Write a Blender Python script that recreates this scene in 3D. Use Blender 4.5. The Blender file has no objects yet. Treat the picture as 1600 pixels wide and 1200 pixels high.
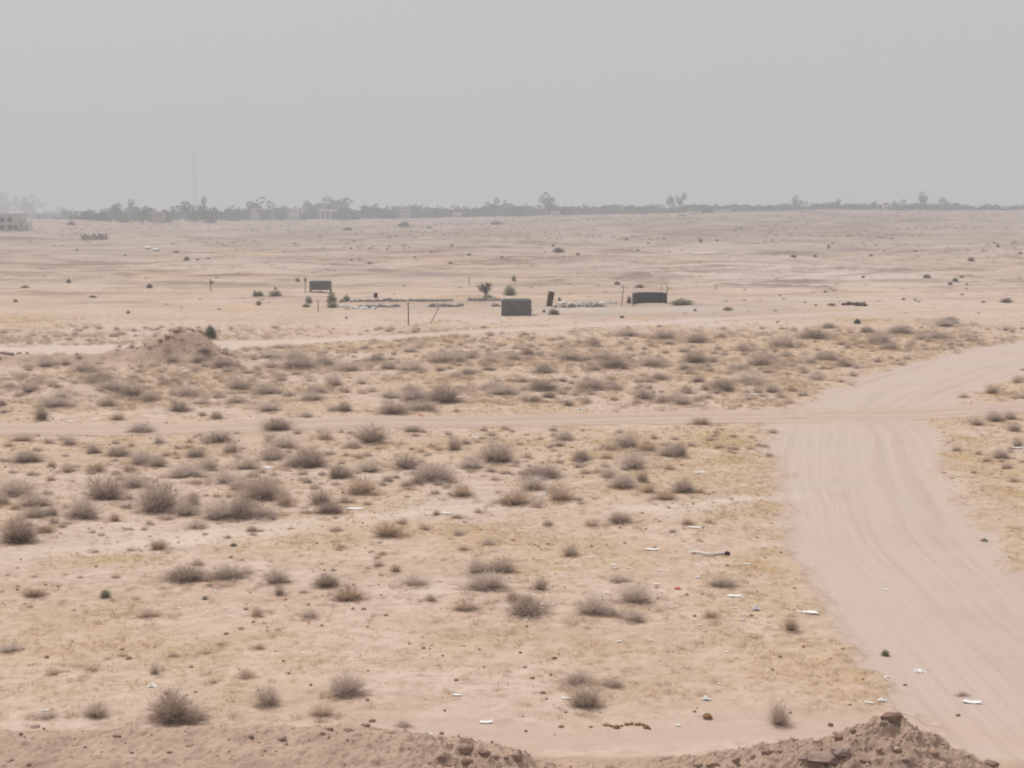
import bpy, math, random
import numpy as np
from mathutils import Vector, Matrix, Euler
R = math.radians
scene = bpy.context.scene
C = scene.collection

# ------------------------------------------------------------------ camera, sky, sun, exposure
CAM_H = 10.0
F = 2400.0                      # focal length in photo pixels (photo 1600 x 1200)
PITCH = math.atan(282.0 / F)
cam_d = bpy.data.cameras.new('camera'); cam = bpy.data.objects.new('camera', cam_d); C.objects.link(cam)
cam.location = (0, 0, CAM_H); cam.rotation_euler = (math.pi / 2 - PITCH, 0, 0)
cam_d.sensor_width = 36; cam_d.lens = 36 * F / 1600; cam_d.clip_start = 0.5; cam_d.clip_end = 20000
scene.camera = cam
SUN_EL, SUN_AZ = R(58), R(-32)   # azimuth from +Y towards +X
w = bpy.data.worlds.new('World'); scene.world = w; w.use_nodes = True
nt = w.node_tree; bg = nt.nodes['Background']
sky = nt.nodes.new('ShaderNodeTexSky'); sky.sky_type = 'NISHITA'; sky.sun_disc = False
sky.sun_elevation = SUN_EL; sky.sun_rotation = SUN_AZ; sky.dust_density = 6; sky.air_density = 1.2; sky.ozone_density = 1
hs = nt.nodes.new('ShaderNodeHueSaturation'); hs.inputs['Saturation'].default_value = 0.12
mxw = nt.nodes.new('ShaderNodeMix'); mxw.data_type = 'RGBA'; mxw.inputs[0].default_value = 0.8
mxw.inputs[7].default_value = (5.65, 5.72, 6.0, 1)
nt.links.new(sky.outputs[0], hs.inputs['Color']); nt.links.new(hs.outputs[0], mxw.inputs[6])
nt.links.new(mxw.outputs[2], bg.inputs[0]); bg.inputs[1].default_value = 0.1
sd = bpy.data.lights.new('sun', 'SUN'); so = bpy.data.objects.new('sun', sd); C.objects.link(so)
sd.energy = 3.2; sd.angle = R(1.2); sd.color = (1.0, 0.965, 0.93)
sdir = Vector((math.sin(SUN_AZ) * math.cos(SUN_EL), math.cos(SUN_AZ) * math.cos(SUN_EL), math.sin(SUN_EL)))
so.rotation_euler = sdir.to_track_quat('Z', 'Y').to_euler(); so.location = (0, 0, 60)
vs = scene.view_settings; vs.view_transform = 'Standard'; vs.look = 'None'; vs.gamma = 1; vs.exposure = 0.0
HAZE_DENSITY = 0.00092
HAZE_COLOR = (0.705, 0.74, 0.79)
scene.cycles.volume_bounces = 2; scene.cycles.max_bounces = 6; scene.cycles.diffuse_bounces = 3
scene.cycles.filter_width = 2.0; scene.cycles.use_denoising = True

# ------------------------------------------------------------------ noise and projection
rng = np.random.default_rng(11); random.seed(11)
_T = np.random.default_rng(5).random(1 << 16)
def vnoise(x, y, seed=0):
    xi = np.floor(x).astype(np.int64); yi = np.floor(y).astype(np.int64)
    fx = x - xi; fy = y - yi; fx = fx * fx * (3 - 2 * fx); fy = fy * fy * (3 - 2 * fy)
    def h(a, b): return _T[(a * 73856093 ^ b * 19349663 ^ (seed * 83492791 + 1234567)) & 0xffff]
    return (h(xi, yi) * (1 - fx) + h(xi + 1, yi) * fx) * (1 - fy) + (h(xi, yi + 1) * (1 - fx) + h(xi + 1, yi + 1) * fx) * fy
def fbm(x, y, seed=0, octv=4, gain=0.5):
    x = np.asarray(x, float); y = np.asarray(y, float); s = 0; a = 1; t = 0
    for k in range(octv):
        s = s + a * vnoise(x * 2.03 ** k + 17.3 * k, y * 2.03 ** k - 9.1 * k, seed + k * 7); t += a; a *= gain
    return s / t
def sst(a, b, x):
    t = np.clip((x - a) / (b - a), 0, 1); return t * t * (3 - 2 * t)
CT, ST = math.cos(PITCH), math.sin(PITCH)
def ray(px, py):
    a = (px - 800) / F; b = (600 - py) / F
    return a, CT + b * ST, -ST + b * CT
def project(x, y, z):
    d = y * CT + (CAM_H - z) * ST; u = y * ST - (CAM_H - z) * CT
    return 800 + F * x / d, 600 - F * u / d
def flat(px, py):
    a, b, c = ray(px, py); t = -CAM_H / c; return (a * t, b * t)

# ------------------------------------------------------------------ layout of roads (metres, on the flat)
def seg_dist(px, py, pts):
    best = np.full(np.shape(px), 1e9); al = np.zeros(np.shape(px)); sg = np.zeros(np.shape(px)); L = 0
    for (x0, y0), (x1, y1) in zip(pts[:-1], pts[1:]):
        dx, dy = x1 - x0, y1 - y0; l = math.hypot(dx, dy)
        t = np.clip(((px - x0) * dx + (py - y0) * dy) / (l * l), 0, 1)
        d = np.hypot(px - x0 - t * dx, py - y0 - t * dy)
        m = d < best; best = np.where(m, d, best); al = np.where(m, L + t * l, al)
        sg = np.where(m, np.sign((px - x0) * dy - (py - y0) * dx), sg); L += l
    return best, al, sg * best
def curve(pts, n=8):                          # Catmull-Rom smoothing
    P = [pts[0]] + list(pts) + [pts[-1]]; out = []
    for i in range(1, len(P) - 2):
        for k in range(n):
            t = k / n; a, b, c, d = P[i - 1], P[i], P[i + 1], P[i + 2]
            out.append(tuple(0.5 * (2 * b[j] + (c[j] - a[j]) * t + (2 * a[j] - 5 * b[j] + 4 * c[j] - d[j]) * t * t + (3 * b[j] - a[j] - 3 * c[j] + d[j]) * t ** 3) for j in (0, 1)))
    out.append(tuple(P[-2])); return out
TRACK = [(-90, 67)] + [flat(*p) for p in ((0, 669), (300, 668), (530, 662), (800, 656), (1060, 649), (1250, 646), (1450, 645), (1600, 636))] + [(48, 83), (90, 92)]
FAR = [(-140, 104)] + [flat(*p) for p in ((0, 549), (340, 541), (530, 529), (800, 516), (1060, 503), (1350, 487), (1600, 479))] + [(100, 165)]
ROADL = [(8.4, -20), (8.2, 24), (8.0, 29.6), (8.2, 32.8), (7.9, 36), (8.3, 42), (8.8, 47), (10.2, 58), (11.4, 65), (12.6, 70), (14.6, 76.5), (19.5, 88), (27.4, 101), (37.7, 113), (60, 138), (100, 175)]
ROADR = [(15.5, -20), (14.6, 24), (14.2, 29.6), (14.0, 34), (13.9, 38), (14.0, 42), (14.5, 47), (16.2, 56), (18.4, 67), (19.0, 70), (20.6, 75), (25.2, 82.2), (30.8, 92.3), (43, 107), (66, 130), (106, 167)]
N_NEAR = 10
def strip_one(px, py, A, B):
    mid = [((a[0] + b[0]) / 2 - .15, (a[1] + b[1]) / 2) for a, b in zip(A, B)]
    d, al, sg = seg_dist(px, py, mid); s = [0]
    for p, q in zip(mid[:-1], mid[1:]): s.append(s[-1] + math.hypot(q[0] - p[0], q[1] - p[1]))
    hw = [abs(a[0] - b[0]) / 2 * 1.06 for a, b in zip(A, B)]
    return sg, al, np.interp(al, s, hw)
NL, NR_ = ROADL[:9] + [(11.9, 68.6)], ROADR[:9] + [(18.9, 69.5)]
FL = [flat(1235, 640), flat(1290, 612), flat(1370, 580), flat(1450, 557), flat(1600, 529), (56, 134), (96, 170)]
FR = [flat(1470, 646), flat(1500, 622), flat(1545, 604), flat(1590, 584), (36, 97), (62, 124), (104, 160)]
def strip(px, py):
    s1, a1, h1 = strip_one(px, py, NL, NR_)
    mid = [((a[0] + b[0]) / 2, (a[1] + b[1]) / 2) for a, b in zip(FL, FR)]; d, a2, s2 = seg_dist(px, py, mid)
    L = [0]
    for p, q in zip(mid[:-1], mid[1:]): L.append(L[-1] + math.hypot(q[0] - p[0], q[1] - p[1]))
    hw = [min(seg_dist(m[0], m[1], FL)[0], seg_dist(m[0], m[1], FR)[0]) for m in mid]; h2 = np.interp(a2, L, hw)
    n = (np.abs(s1) - h1) < (np.abs(s2) - h2)
    return np.where(n, s1, s2), np.where(n, a1, a2 + 60), np.where(n, h1, h2)
TRC, FRC = curve(TRACK, 4), curve(FAR, 4)
def roads(x, y):
    """masks 0..1: wide road, crossing track, far track, plus wear streaks and depth"""
    wob = (fbm(x * 0.7, y * 0.7, 3, 3) - 0.5) * 1.6 + (fbm(x * 4, y * 4, 9, 2) - 0.5) * 0.5
    sg, al, hw = strip(x, y)
    wob = wob + (fbm(x * 0.22, y * 0.22, 6, 2) - 0.5) * 1.2
    wide = 1 - sst(-0.6, 0.35, np.abs(sg) - hw + wob)
    wearw = 0.72 * fbm(sg * 3.0 + (fbm(x * .1, y * .1, 4, 3) - .5) * 2.2, al * 0.07, 21, 4, 0.65) + 0.28 * fbm(x * 0.6, y * 0.6, 23, 4)
    d, alt, sgt = seg_dist(x, y, TRC)
    junc = np.exp(-((x - 15.5) / 6.5) ** 2)
    track = 1 - sst(1.2, 2.4, d + wob * 0.5 - junc * 0.5)
    rut = np.exp(-((np.abs(sgt + 0.15 * np.sin(alt * 0.15)) - 0.75) / 0.20) ** 2)
    d2, al2, sg2 = seg_dist(x, y, FRC)
    far = (1 - sst(0.6, 2.6, d2 + wob * 0.8 - 1.3 * sst(-4, -26, x))) * (0.55 + 0.45 * fbm(al2 * 0.03, sg2 * 0.2, 8, 2))
    sandy = np.exp(-np.abs((y - 28.6 - 0.03 * x - wob * .9 - (fbm(x * .35, y * .35, 28, 3) - .5) * 3) / 1.2) ** 2) * sst(-5, -1, x)      # strip of bare sand behind the near bank
    return wide, track, far, sandy, wearw, rut, sgt
def gmound(x, y, cx, cy, rx, ry, h, p=2.0, seed=1):
    q = np.sqrt(((x - cx) / rx) ** 2 + ((y - cy) / ry) ** 2) * (1 + (fbm(x * 0.9, y * 0.9, seed, 3) - 0.5) * 0.5)
    return h * np.exp(-q ** p)
CRX = [-400, 0, 150, 400, 560, 640, 720, 780, 830, 880, 950, 1030, 1080, 1170, 1240, 1300, 1350, 1395, 1425, 1460, 1500, 1535, 1600, 1800, 2300]
CRY = [1144, 1156, 1154, 1146, 1148, 1158, 1172, 1186, 1208, 1222, 1216, 1212, 1210, 1197, 1182, 1166, 1148, 1131, 1142, 1164, 1186, 1206, 1235, 1290, 1300]
BANK_Y = 24.0
M1 = flat(292, 562); M2 = flat(100, 622)
BERM = [(-70, M1[1] - 1), flat(0, 566), flat(120, 566), flat(210, 565), M1]
RIDGE_A = [flat(*p) for p in ((800, 447), (850, 446), (900, 446), (950, 443), (985, 440), (1012, 443))]
RIDGE_B = [flat(*p) for p in ((1005, 440), (1030, 444))]
RIDGE_C = [flat(*p) for p in ((1105, 449), (1150, 449), (1215, 450), (1290, 452))]
def bank(x):
    px = 800 + F * x / (BANK_Y * CT + 8.4 * ST)
    return 10 + BANK_Y * (lambda r: r[2] / r[1])(ray(800, np.interp(px, CRX, CRY)))
def height(x, y):
    x = np.asarray(x, float); y = np.asarray(y, float)
    u = x / np.maximum(y, 60) * F
    z = 5.6 * sst(-420, 560, u) * sst(230, 880, y)
    z = z - np.clip(y - 1000, 0, None) * 0.0145
    z = z + (fbm(x / 55, y / 40, 31, 3) - 0.5) * 2.2 * sst(140, 330, y) * (1 - 0.75 * sst(480, 760, y))
    z = z + (np.clip(fbm(x / 48 + 3, y / 13, 43, 4) - 0.5, 0, 1)) * 5.0 * sst(150, 230, y) * (1 - sst(430, 640, y) * (1 - .6 * sst(0, 500, u)))
    z = z + (fbm(x / 14, y / 9, 41, 3) - 0.5) * 0.9 * sst(120, 260, y)
    z = z + (fbm(x / 9, y / 9, 51, 3) - 0.5) * 0.34 * sst(15, 40, y)
    rough = fbm(x * 1.1, y * 1.1, 61, 4, 0.6) - 0.5
    wide, track, far, sandy, wearw, rut, sgt = roads(x, y)
    rd = np.maximum(np.maximum(wide, track), np.maximum(far, sandy * 0.9))
    z = z + rough * 0.13 * (1 - rd) * sst(10, 30, y)
    z = z + wide * (-0.05 + (wearw - 0.5) * 0.09)
    z = z + track * (-0.07 - 0.05 * rut + 0.04 * np.exp(-((np.abs(sgt) - 1.5) / 0.3) ** 2))
    z = z - far * 0.05
    # foreground bank of dug earth
    cr = bank(x + (fbm(x * 1.3, y * 1.3, 70, 3) - 0.5) * 1.2); t = y - BANK_Y
    low = np.minimum(cr, 1.16 + 0.52 * sst(2.0, -2.5, x)); ext = cr - low
    prof = np.where(t > 0, 1 - sst(0, 3.6, t), 1 - 0.07 * np.clip(-t, 0, 14))
    prof = np.where(y < 14, prof * sst(-6, 14, y), prof)
    hp = np.exp(-np.abs(t / 1.35) ** 1.6)
    lump = (fbm(x * 1.6, y * 1.6, 71, 4, 0.6) - 0.5) * 0.30 + (fbm(x * 5, y * 5, 73, 4, .65) - 0.5) * 0.17 + np.clip(fbm(x * 9, y * 9, 75, 3) - 0.55, 0, 1) * 0.22
    lump = lump * (0.55 + 0.75 * np.exp(-((x - 5.3) / 2.6) ** 2) + 0.6 * np.exp(-((x + 0.6) / 1.4) ** 2))
    z = np.where(t < 3.6, z + (low + lump) * np.clip(prof, 0, 1) + np.clip(ext, 0, 3) * hp * (1 - sst(2.6, 3.6, t)), z)
    # heap and low berm on the left, small heap, humps far off
    z = z + gmound(x, y, M1[0], M1[1], 2.3, 2.2, 0.82, 3.2, 81) + gmound(x, y, M1[0] + 1.2, M1[1] - 1.5, 3.2, 1.8, 0.35, 2, 83)
    d, _, _ = seg_dist(x, y, BERM); z = z + (0.5 + 0.42 * sst(M1[0] - 9, M1[0] - 1, x)) * np.exp(-(d / 1.6) ** 2) * (0.7 + 0.6 * fbm(x * .8, y * .8, 85, 3))
    z = z + gmound(x, y, M2[0], M2[1], 2.3, 2.2, 0.75, 2, 87)
    near = (fbm(x * 1.5, y * 1.5, 89, 3) - 0.4)
    z = z + near * 0.22 * np.exp(-((x - M1[0]) / 3) ** 2 - ((y - M1[1]) / 2.6) ** 2)
    for rg, hh, wd in ((RIDGE_A, 0.6, 2.2), (RIDGE_B, 0.5, 1.3), (RIDGE_C, 0.35, 1.6)):
        d, al, _ = seg_dist(x, y, rg); z = z + hh * np.exp(-(d / wd) ** 2) * (0.3 + 1.2 * fbm(al * 0.35, x * .2, 91, 3))
    z = z + gmound(x, y, 36, 245, 24, 30, 1.2, 2, 93) + gmound(x, y, -38, 250, 16, 20, 1.0, 2, 95) + gmound(x, y, 118, 300, 26, 26, 2.0, 2, 97)
    z = z + gmound(x, y, -215, 690, 48, 40, 3.2, 2, 99)
    return z
def at(px, py):
    """where the line of sight through a photo pixel first meets the ground"""
    a, b, c = ray(px, py); ts = np.concatenate([np.linspace(26, 60, 250), np.geomspace(60.1, 3000, 1600)]) / b
    z = hgrid(a * ts, b * ts); below = np.nonzero(CAM_H + c * ts < z)[0]
    i = below[0] if len(below) else len(ts) - 1
    t0, t1 = ts[max(i - 1, 0)], ts[i]
    for _ in range(12):
        tm = (t0 + t1) / 2
        if CAM_H + c * tm < hgrid(a * tm, b * tm): t1 = tm
        else: t0 = tm
    t = t1; return Vector((a * t, b * t, float(hgrid(a * t, b * t))))
def near_at(px, py):
    a, b, c = ray(px, py); ts = np.linspace(15, 30, 300) / b
    z = hgrid(a * ts, b * ts); below = np.nonzero(CAM_H + c * ts < z)[0]
    t = ts[below[0]] if len(below) else ts[-1]
    return Vector((a * t, b * t, float(hgrid(a * t, b * t))))
def hz(x, y): return float(hgrid(x, y))

# ------------------------------------------------------------------ object helpers
def tag(o, label=None, cat=None, group=None, kind=None):
    if label: o['label'] = label
    if cat: o['category'] = cat
    if group: o['group'] = group
    if kind: o['kind'] = kind
    return o
def npmesh(name, V, faces, mats=()):
    me = bpy.data.meshes.new(name); V = np.asarray(V, dtype=np.float32).reshape(-1, 3)
    faces = np.asarray(faces, dtype=np.int32); k = faces.shape[1]; n = len(faces)
    me.vertices.add(len(V)); me.vertices.foreach_set('co', V.ravel())
    me.loops.add(n * k); me.loops.foreach_set('vertex_index', faces.ravel())
    me.polygons.add(n); me.polygons.foreach_set('loop_start', np.arange(0, n * k, k, dtype=np.int32))
    me.polygons.foreach_set('loop_total', np.full(n, k, dtype=np.int32))
    for m in mats: me.materials.append(m)
    me.update(calc_edges=True); return me
def link(name, me, parent=None, loc=(0, 0, 0), rot=(0, 0, 0), sc=(1, 1, 1)):
    o = bpy.data.objects.new(name, me); C.objects.link(o); o.parent = parent
    o.location = loc; o.rotation_euler = rot; o.scale = sc; return o
def empty(name, loc, rz=0.0, sc=(1, 1, 1)): return link(name, None, None, loc, (0, 0, rz), sc)
class MB:
    def __init__(s): s.v = []; s.f = []
    def box(s, c, d, rot=None, taper=1.0, jit=0.0):
        b = len(s.v); M = (Euler(rot).to_matrix() if rot else Matrix.Identity(3))
        for k in (-1, 1):
            for (i, j) in ((-1, -1), (1, -1), (1, 1), (-1, 1)):
                q = taper if k > 0 else 1
                p = Vector((i * d[0] / 2 * q, j * d[1] / 2 * q, k * d[2] / 2))
                if jit: p += Vector([random.uniform(-jit, jit) for _ in range(3)])
                s.v.append(tuple(Vector(c) + M @ p))
        s.f += [(b, b + 3, b + 2, b + 1), (b + 4, b + 5, b + 6, b + 7)] + [(b + i, b + (i + 1) % 4, b + 4 + (i + 1) % 4, b + 4 + i) for i in range(4)]
        return s
    def tube(s, pts, rad, n=6, cap=True):
        pts = [Vector(p) for p in pts]; rad = rad if isinstance(rad, (list, tuple)) else [rad] * len(pts); b = len(s.v)
        for i, p in enumerate(pts):
            t = (pts[min(i + 1, len(pts) - 1)] - pts[max(i - 1, 0)]).normalized()
            a = t.orthogonal().normalized() if i == 0 else (pa - t * pa.dot(t)).normalized(); pa = a; c = t.cross(a)
            for k in range(n):
                q = 2 * math.pi * k / n; s.v.append(tuple(p + (a * math.cos(q) + c * math.sin(q)) * rad[i]))
        for i in range(len(pts) - 1):
            for k in range(n):
                s.f.append((b + i * n + k, b + i * n + (k + 1) % n, b + (i + 1) * n + (k + 1) % n, b + (i + 1) * n + k))
        if cap:
            s.f.append(tuple(b + k for k in reversed(range(n)))); s.f.append(tuple(b + (len(pts) - 1) * n + k for k in range(n)))
        return s
    def mesh(s, name, mat, bevel=0.0, smooth=False):
        me = bpy.data.meshes.new(name); me.from_pydata(s.v, [], s.f); me.materials.append(mat)
        if bevel:
            import bmesh
            bm = bmesh.new(); bm.from_mesh(me); bmesh.ops.bevel(bm, geom=bm.edges[:], offset=bevel, segments=2, affect='EDGES', profile=0.6); bm.to_mesh(me); bm.free()
        if smooth:
            for p in me.polygons: p.use_smooth = True
        me.update(); return me
    def obj(s, name, mat, parent=None, bevel=0.0, smooth=False, **k): return link(name, s.mesh(name, mat, bevel, smooth), parent, **k)
def ico(sub, seed, amp, squash=(1, 1, 1), fr=2.0):
    import bmesh
    bm = bmesh.new(); bmesh.ops.create_icosphere(bm, subdivisions=sub, radius=1)
    for v in bm.verts:
        c = v.co.copy(); n = fbm(np.array([c.x * fr + 3 * seed + c.z * 1.7]), np.array([c.y * fr + c.z * 2.3 - seed]), seed, 3)[0] - 0.5
        v.co = c * (1 + amp * 2 * n)
        v.co = Vector((v.co.x * squash[0], v.co.y * squash[1], v.co.z * squash[2]))
    me = bpy.data.meshes.new('rock'); bm.to_mesh(me); bm.free(); return me

# ------------------------------------------------------------------ materials
def mat(name, col, rough=0.9, var=0.0, scale=5.0, col2=None, rnd=0.0, bump=0.0, spec=0.2, metal=0.0, translucent=0.0, detail=4):
    m = bpy.data.materials.new(name); m.use_nodes = True; n = m.node_tree.nodes; l = m.node_tree.links; b = n['Principled BSDF']
    b.inputs['Roughness'].default_value = rough; b.inputs['Specular IOR Level'].default_value = spec; b.inputs['Metallic'].default_value = metal
    tc = n.new('ShaderNodeTexCoord'); no = n.new('ShaderNodeTexNoise'); no.inputs['Scale'].default_value = scale; no.inputs['Detail'].default_value = detail
    l.new(tc.outputs['Object'], no.inputs['Vector'])
    mx = n.new('ShaderNodeMix'); mx.data_type = 'RGBA'
    c2 = col2 or tuple(c * (1 - var) for c in col); mx.inputs[6].default_value = (*col, 1); mx.inputs[7].default_value = (*c2, 1)
    mr = n.new('ShaderNodeMapRange'); mr.inputs[1].default_value = 0.35; mr.inputs[2].default_value = 0.65
    l.new(no.outputs['Fac'], mr.inputs[0]); l.new(mr.outputs[0], mx.inputs[0]); out = mx.outputs[2]
    if rnd:
        oi = n.new('ShaderNodeObjectInfo'); m2 = n.new('ShaderNodeMapRange'); m2.inputs[3].default_value = 1 - rnd; m2.inputs[4].default_value = 1 + rnd
        l.new(oi.outputs['Random'], m2.inputs[0]); h = n.new('ShaderNodeHueSaturation'); l.new(m2.outputs[0], h.inputs['Value'])
        m3 = n.new('ShaderNodeMapRange'); m3.inputs[3].default_value = 1.15; m3.inputs[4].default_value = 0.8; l.new(oi.outputs['Random'], m3.inputs[0]); l.new(m3.outputs[0], h.inputs['Saturation'])
        l.new(out, h.inputs['Color']); out = h.outputs[0]
    l.new(out, b.inputs['Base Color'])
    if bump:
        bp = n.new('ShaderNodeBump'); bp.inputs['Strength'].default_value = bump; bp.inputs['Distance'].default_value = 0.05
        l.new(no.outputs['Fac'], bp.inputs['Height']); l.new(bp.outputs[0], b.inputs['Normal'])
    return m
SAND = (0.545, 0.405, 0.328); SANDP = (0.565, 0.447, 0.368); STRAW = (0.445, 0.312, 0.165); ROADC = (0.475, 0.382, 0.325)
TRACKC = (0.46, 0.34, 0.275); BANKC = (0.36, 0.25, 0.188); BROWNC = (0.16, 0.105, 0.085); GREYC = (0.31, 0.25, 0.205); PALEC = (0.54, 0.455, 0.405)
def leafy(m, t=0.4):
    n = m.node_tree.nodes; l = m.node_tree.links; b = n['Principled BSDF']; src = b.inputs['Base Color'].links[0].from_socket
    tr = n.new('ShaderNodeBsdfTranslucent'); mx = n.new('ShaderNodeMixShader'); mx.inputs[0].default_value = t
    l.new(src, tr.inputs['Color']); l.new(b.outputs[0], mx.inputs[1]); l.new(tr.outputs[0], mx.inputs[2]); l.new(mx.outputs[0], n['Material Output'].inputs['Surface']); return m
def ground_material():
    m = bpy.data.materials.new('desert_ground'); m.use_nodes = True; n = m.node_tree.nodes; l = m.node_tree.links; b = n['Principled BSDF']
    b.inputs['Roughness'].default_value = 0.95; b.inputs['Specular IOR Level'].default_value = 0.08
    geo = n.new('ShaderNodeNewGeometry')
    def noise(scale, detail=5, rough=0.55, sx=1.0, dist=0.0):
        mp = n.new('ShaderNodeMapping'); mp.inputs['Scale'].default_value = (scale * sx, scale, scale); l.new(geo.outputs['Position'], mp.inputs[0])
        t = n.new('ShaderNodeTexNoise'); t.inputs['Scale'].default_value = 1; t.inputs['Detail'].default_value = detail; t.inputs['Roughness'].default_value = rough
        t.inputs['Distortion'].default_value = dist; l.new(mp.outputs[0], t.inputs['Vector']); return t.outputs['Fac']
    def rng_(s, a, b_, c=0.0, d=1.0):
        r = n.new('ShaderNodeMapRange'); r.inputs[1].default_value = a; r.inputs[2].default_value = b_; r.inputs[3].default_value = c; r.inputs[4].default_value = d; l.new(s, r.inputs[0]); return r.outputs[0]
    def mth(op, a, b_):
        q = n.new('ShaderNodeMath'); q.operation = op
        for i, s in enumerate((a, b_)):
            if isinstance(s, (int, float)): q.inputs[i].default_value = s
            else: l.new(s, q.inputs[i])
        return q.outputs[0]
    def mix(f, a, b_):
        q = n.new('ShaderNodeMix'); q.data_type = 'RGBA'
        if isinstance(f, (int, float)): q.inputs[0].default_value = f
        else: l.new(f, q.inputs[0])
        for i, s in ((6, a), (7, b_)):
            if isinstance(s, tuple): q.inputs[i].default_value = (*s, 1)
            else: l.new(s, q.inputs[i])
        return q.outputs[2]
    def attr(name):
        a = n.new('ShaderNodeAttribute'); a.attribute_name = name; return a.outputs['Fac']
    n1 = noise(0.12, 5); n2 = noise(1.3, 6, 0.65); n3 = noise(9, 5, 0.7); n4 = noise(0.035, 4); n5 = noise(4.0, 4, 0.6, 1.0, 0.6)
    c = mix(rng_(n1, 0.38, 0.62), SAND, SANDP)
    c = mix(rng_(n2, 0.42, 0.68, 0, 0.6), c, (0.43, 0.305, 0.235))
    nm = noise(0.45, 6, 0.68, 0.6, 0.4); nq = noise(2.6, 6, 0.75, 0.7)
    c = mix(mth('MULTIPLY', rng_(nm, 0.46, 0.60), mth('SUBTRACT', 0.55, mth('MULTIPLY', attr('far'), 0.3))), c, (0.425, 0.305, 0.215))
    c = mix(rng_(nq, 0.50, 0.64, 0, 0.62), c, (0.355, 0.245, 0.172)); c = mix(rng_(nq, 0.46, 0.34, 0, 0.5), c, (0.60, 0.47, 0.39))
    st = mth('MULTIPLY', attr('straw'), rng_(n2, 0.32, 0.58, 0.4, 1.0)); st = mth('MULTIPLY', st, rng_(n5, 0.36, 0.6, 0.55, 1.0))
    c = mix(st, c, STRAW)
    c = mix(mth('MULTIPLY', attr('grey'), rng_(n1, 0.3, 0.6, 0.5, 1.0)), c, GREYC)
    c = mix(mth('MULTIPLY', attr('pale'), rng_(n2, 0.3, 0.55, 0.3, 1.0)), c, PALEC)
    c = mix(attr('bank'), c, mix(rng_(n2, 0.35, 0.65), BANKC, (0.47, 0.338, 0.258)))
    c = mix(attr('brown'), c, BROWNC)
    c = mix(attr('road'), c, mix(rng_(n1, .35, .6, 0, .6), ROADC, (0.49, 0.37, 0.315))); c = mix(attr('track'), c, mix(rng_(n2, .4, .6, 0, .5), TRACKC, (0.50, 0.385, 0.32)))
    c = mix(mth('MULTIPLY', attr('wear'), 0.62), c, (0.37, 0.28, 0.225))
    c = mix(attr('bright'), c, (0.63, 0.53, 0.45))
    # scattered grit and dry stems: small darker and lighter specks off the roads
    off = mth('SUBTRACT', 1.0, mth('MULTIPLY', attr('road'), 0.8)); off = mth('MULTIPLY', off, mth('SUBTRACT', 1.0, mth('MULTIPLY', attr('track'), 0.7)))
    c = mix(mth('MULTIPLY', mth('MULTIPLY', rng_(n3, 0.56, 0.70), rng_(n2, 0.42, 0.60)), mth('MULTIPLY', off, 0.6)), c, (0.25, 0.165, 0.105))
    c = mix(mth('MULTIPLY', rng_(n3, 0.42, 0.30), mth('MULTIPLY', off, 0.35)), c, (0.56, 0.44, 0.33))
    # larger dark stains and scrub litter on the far plain
    far = attr('far'); nf = noise(0.10, 6, 0.7, 0.35)
    nf2 = noise(0.33, 5, 0.7, 0.3)
    c = mix(mth('MULTIPLY', rng_(nf, 0.48, 0.62, 0, 0.95), far), c, (0.225, 0.165, 0.135)); c = mix(mth('MULTIPLY', rng_(nf2, 0.50, 0.64, 0, 0.9), far), c, (0.22, 0.16, 0.12))
    c = mix(mth('MULTIPLY', rng_(n4, 0.45, 0.6, 0, 0.4), far), c, (0.43, 0.355, 0.305))
    l.new(c, b.inputs['Base Color'])
    hgt = mth('ADD', mth('MULTIPLY', n2, 1.0), mth('MULTIPLY', n3, 0.35)); hgt = mth('MULTIPLY', hgt, rng_(off, 0, 1, 0.35, 1.0))
    bp = n.new('ShaderNodeBump'); bp.inputs['Strength'].default_value = 0.7; bp.inputs['Distance'].default_value = 0.10
    l.new(hgt, bp.inputs['Height']); l.new(bp.outputs[0], b.inputs['Normal'])
    return m
M_ground = ground_material()

# ------------------------------------------------------------------ the ground: one sheet to the horizon
rows = list(np.linspace(-300, 12, 24)) + [24000.0 / (p - 318) for p in np.arange(1290, 331, -1.0)]
rows = [r for r in rows[:24] if r < 12] + list(np.arange(12, 18, 0.5)) + list(np.arange(18, rows[24] - .01, 0.035)) + [r for r in rows[24:]]
rows = sorted(rows); last = rows[-1]; rows += list(np.geomspace(last * 1.06, 3500, 14))
ys = np.array(rows); gy = np.maximum(ys, 12)
ui = np.linspace(-0.40, 0.40, 961); to = np.linspace(0, 1, 36)[1:] ** 2
def xrow(g):
    xo = min(2 * g + 300, 3400); r = 0.40 * g + to * (xo - 0.40 * g); return np.concatenate([-r[::-1], ui * g, r])
X = np.stack([xrow(g) for g in gy]); Y = np.repeat(ys[:, None], X.shape[1], 1)
Z = height(X, Y); nr, nc = X.shape
def hgrid(x, y):
    x = np.asarray(x, float); y = np.asarray(y, float)
    i = np.interp(y, ys, np.arange(nr)); j = np.clip((x / np.maximum(y, 12) + 0.4) / 0.8 * 960, 0, 959.999) + 35
    i0 = np.clip(i.astype(int), 0, nr - 2); j0 = j.astype(int); fi = i - i0; fj = j - j0
    return (Z[i0, j0] * (1 - fj) + Z[i0, j0 + 1] * fj) * (1 - fi) + (Z[i0 + 1, j0] * (1 - fj) + Z[i0 + 1, j0 + 1] * fj) * fi
V = np.stack([X, Y, Z], -1).reshape(-1, 3)
idx = np.arange(nr * nc).reshape(nr, nc)
FC = np.stack([idx[:-1, :-1], idx[:-1, 1:], idx[1:, 1:], idx[1:, :-1]], -1).reshape(-1, 4)
wide, track, far_t, sandy, wearw, rut, sgt = roads(X, Y)
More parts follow.
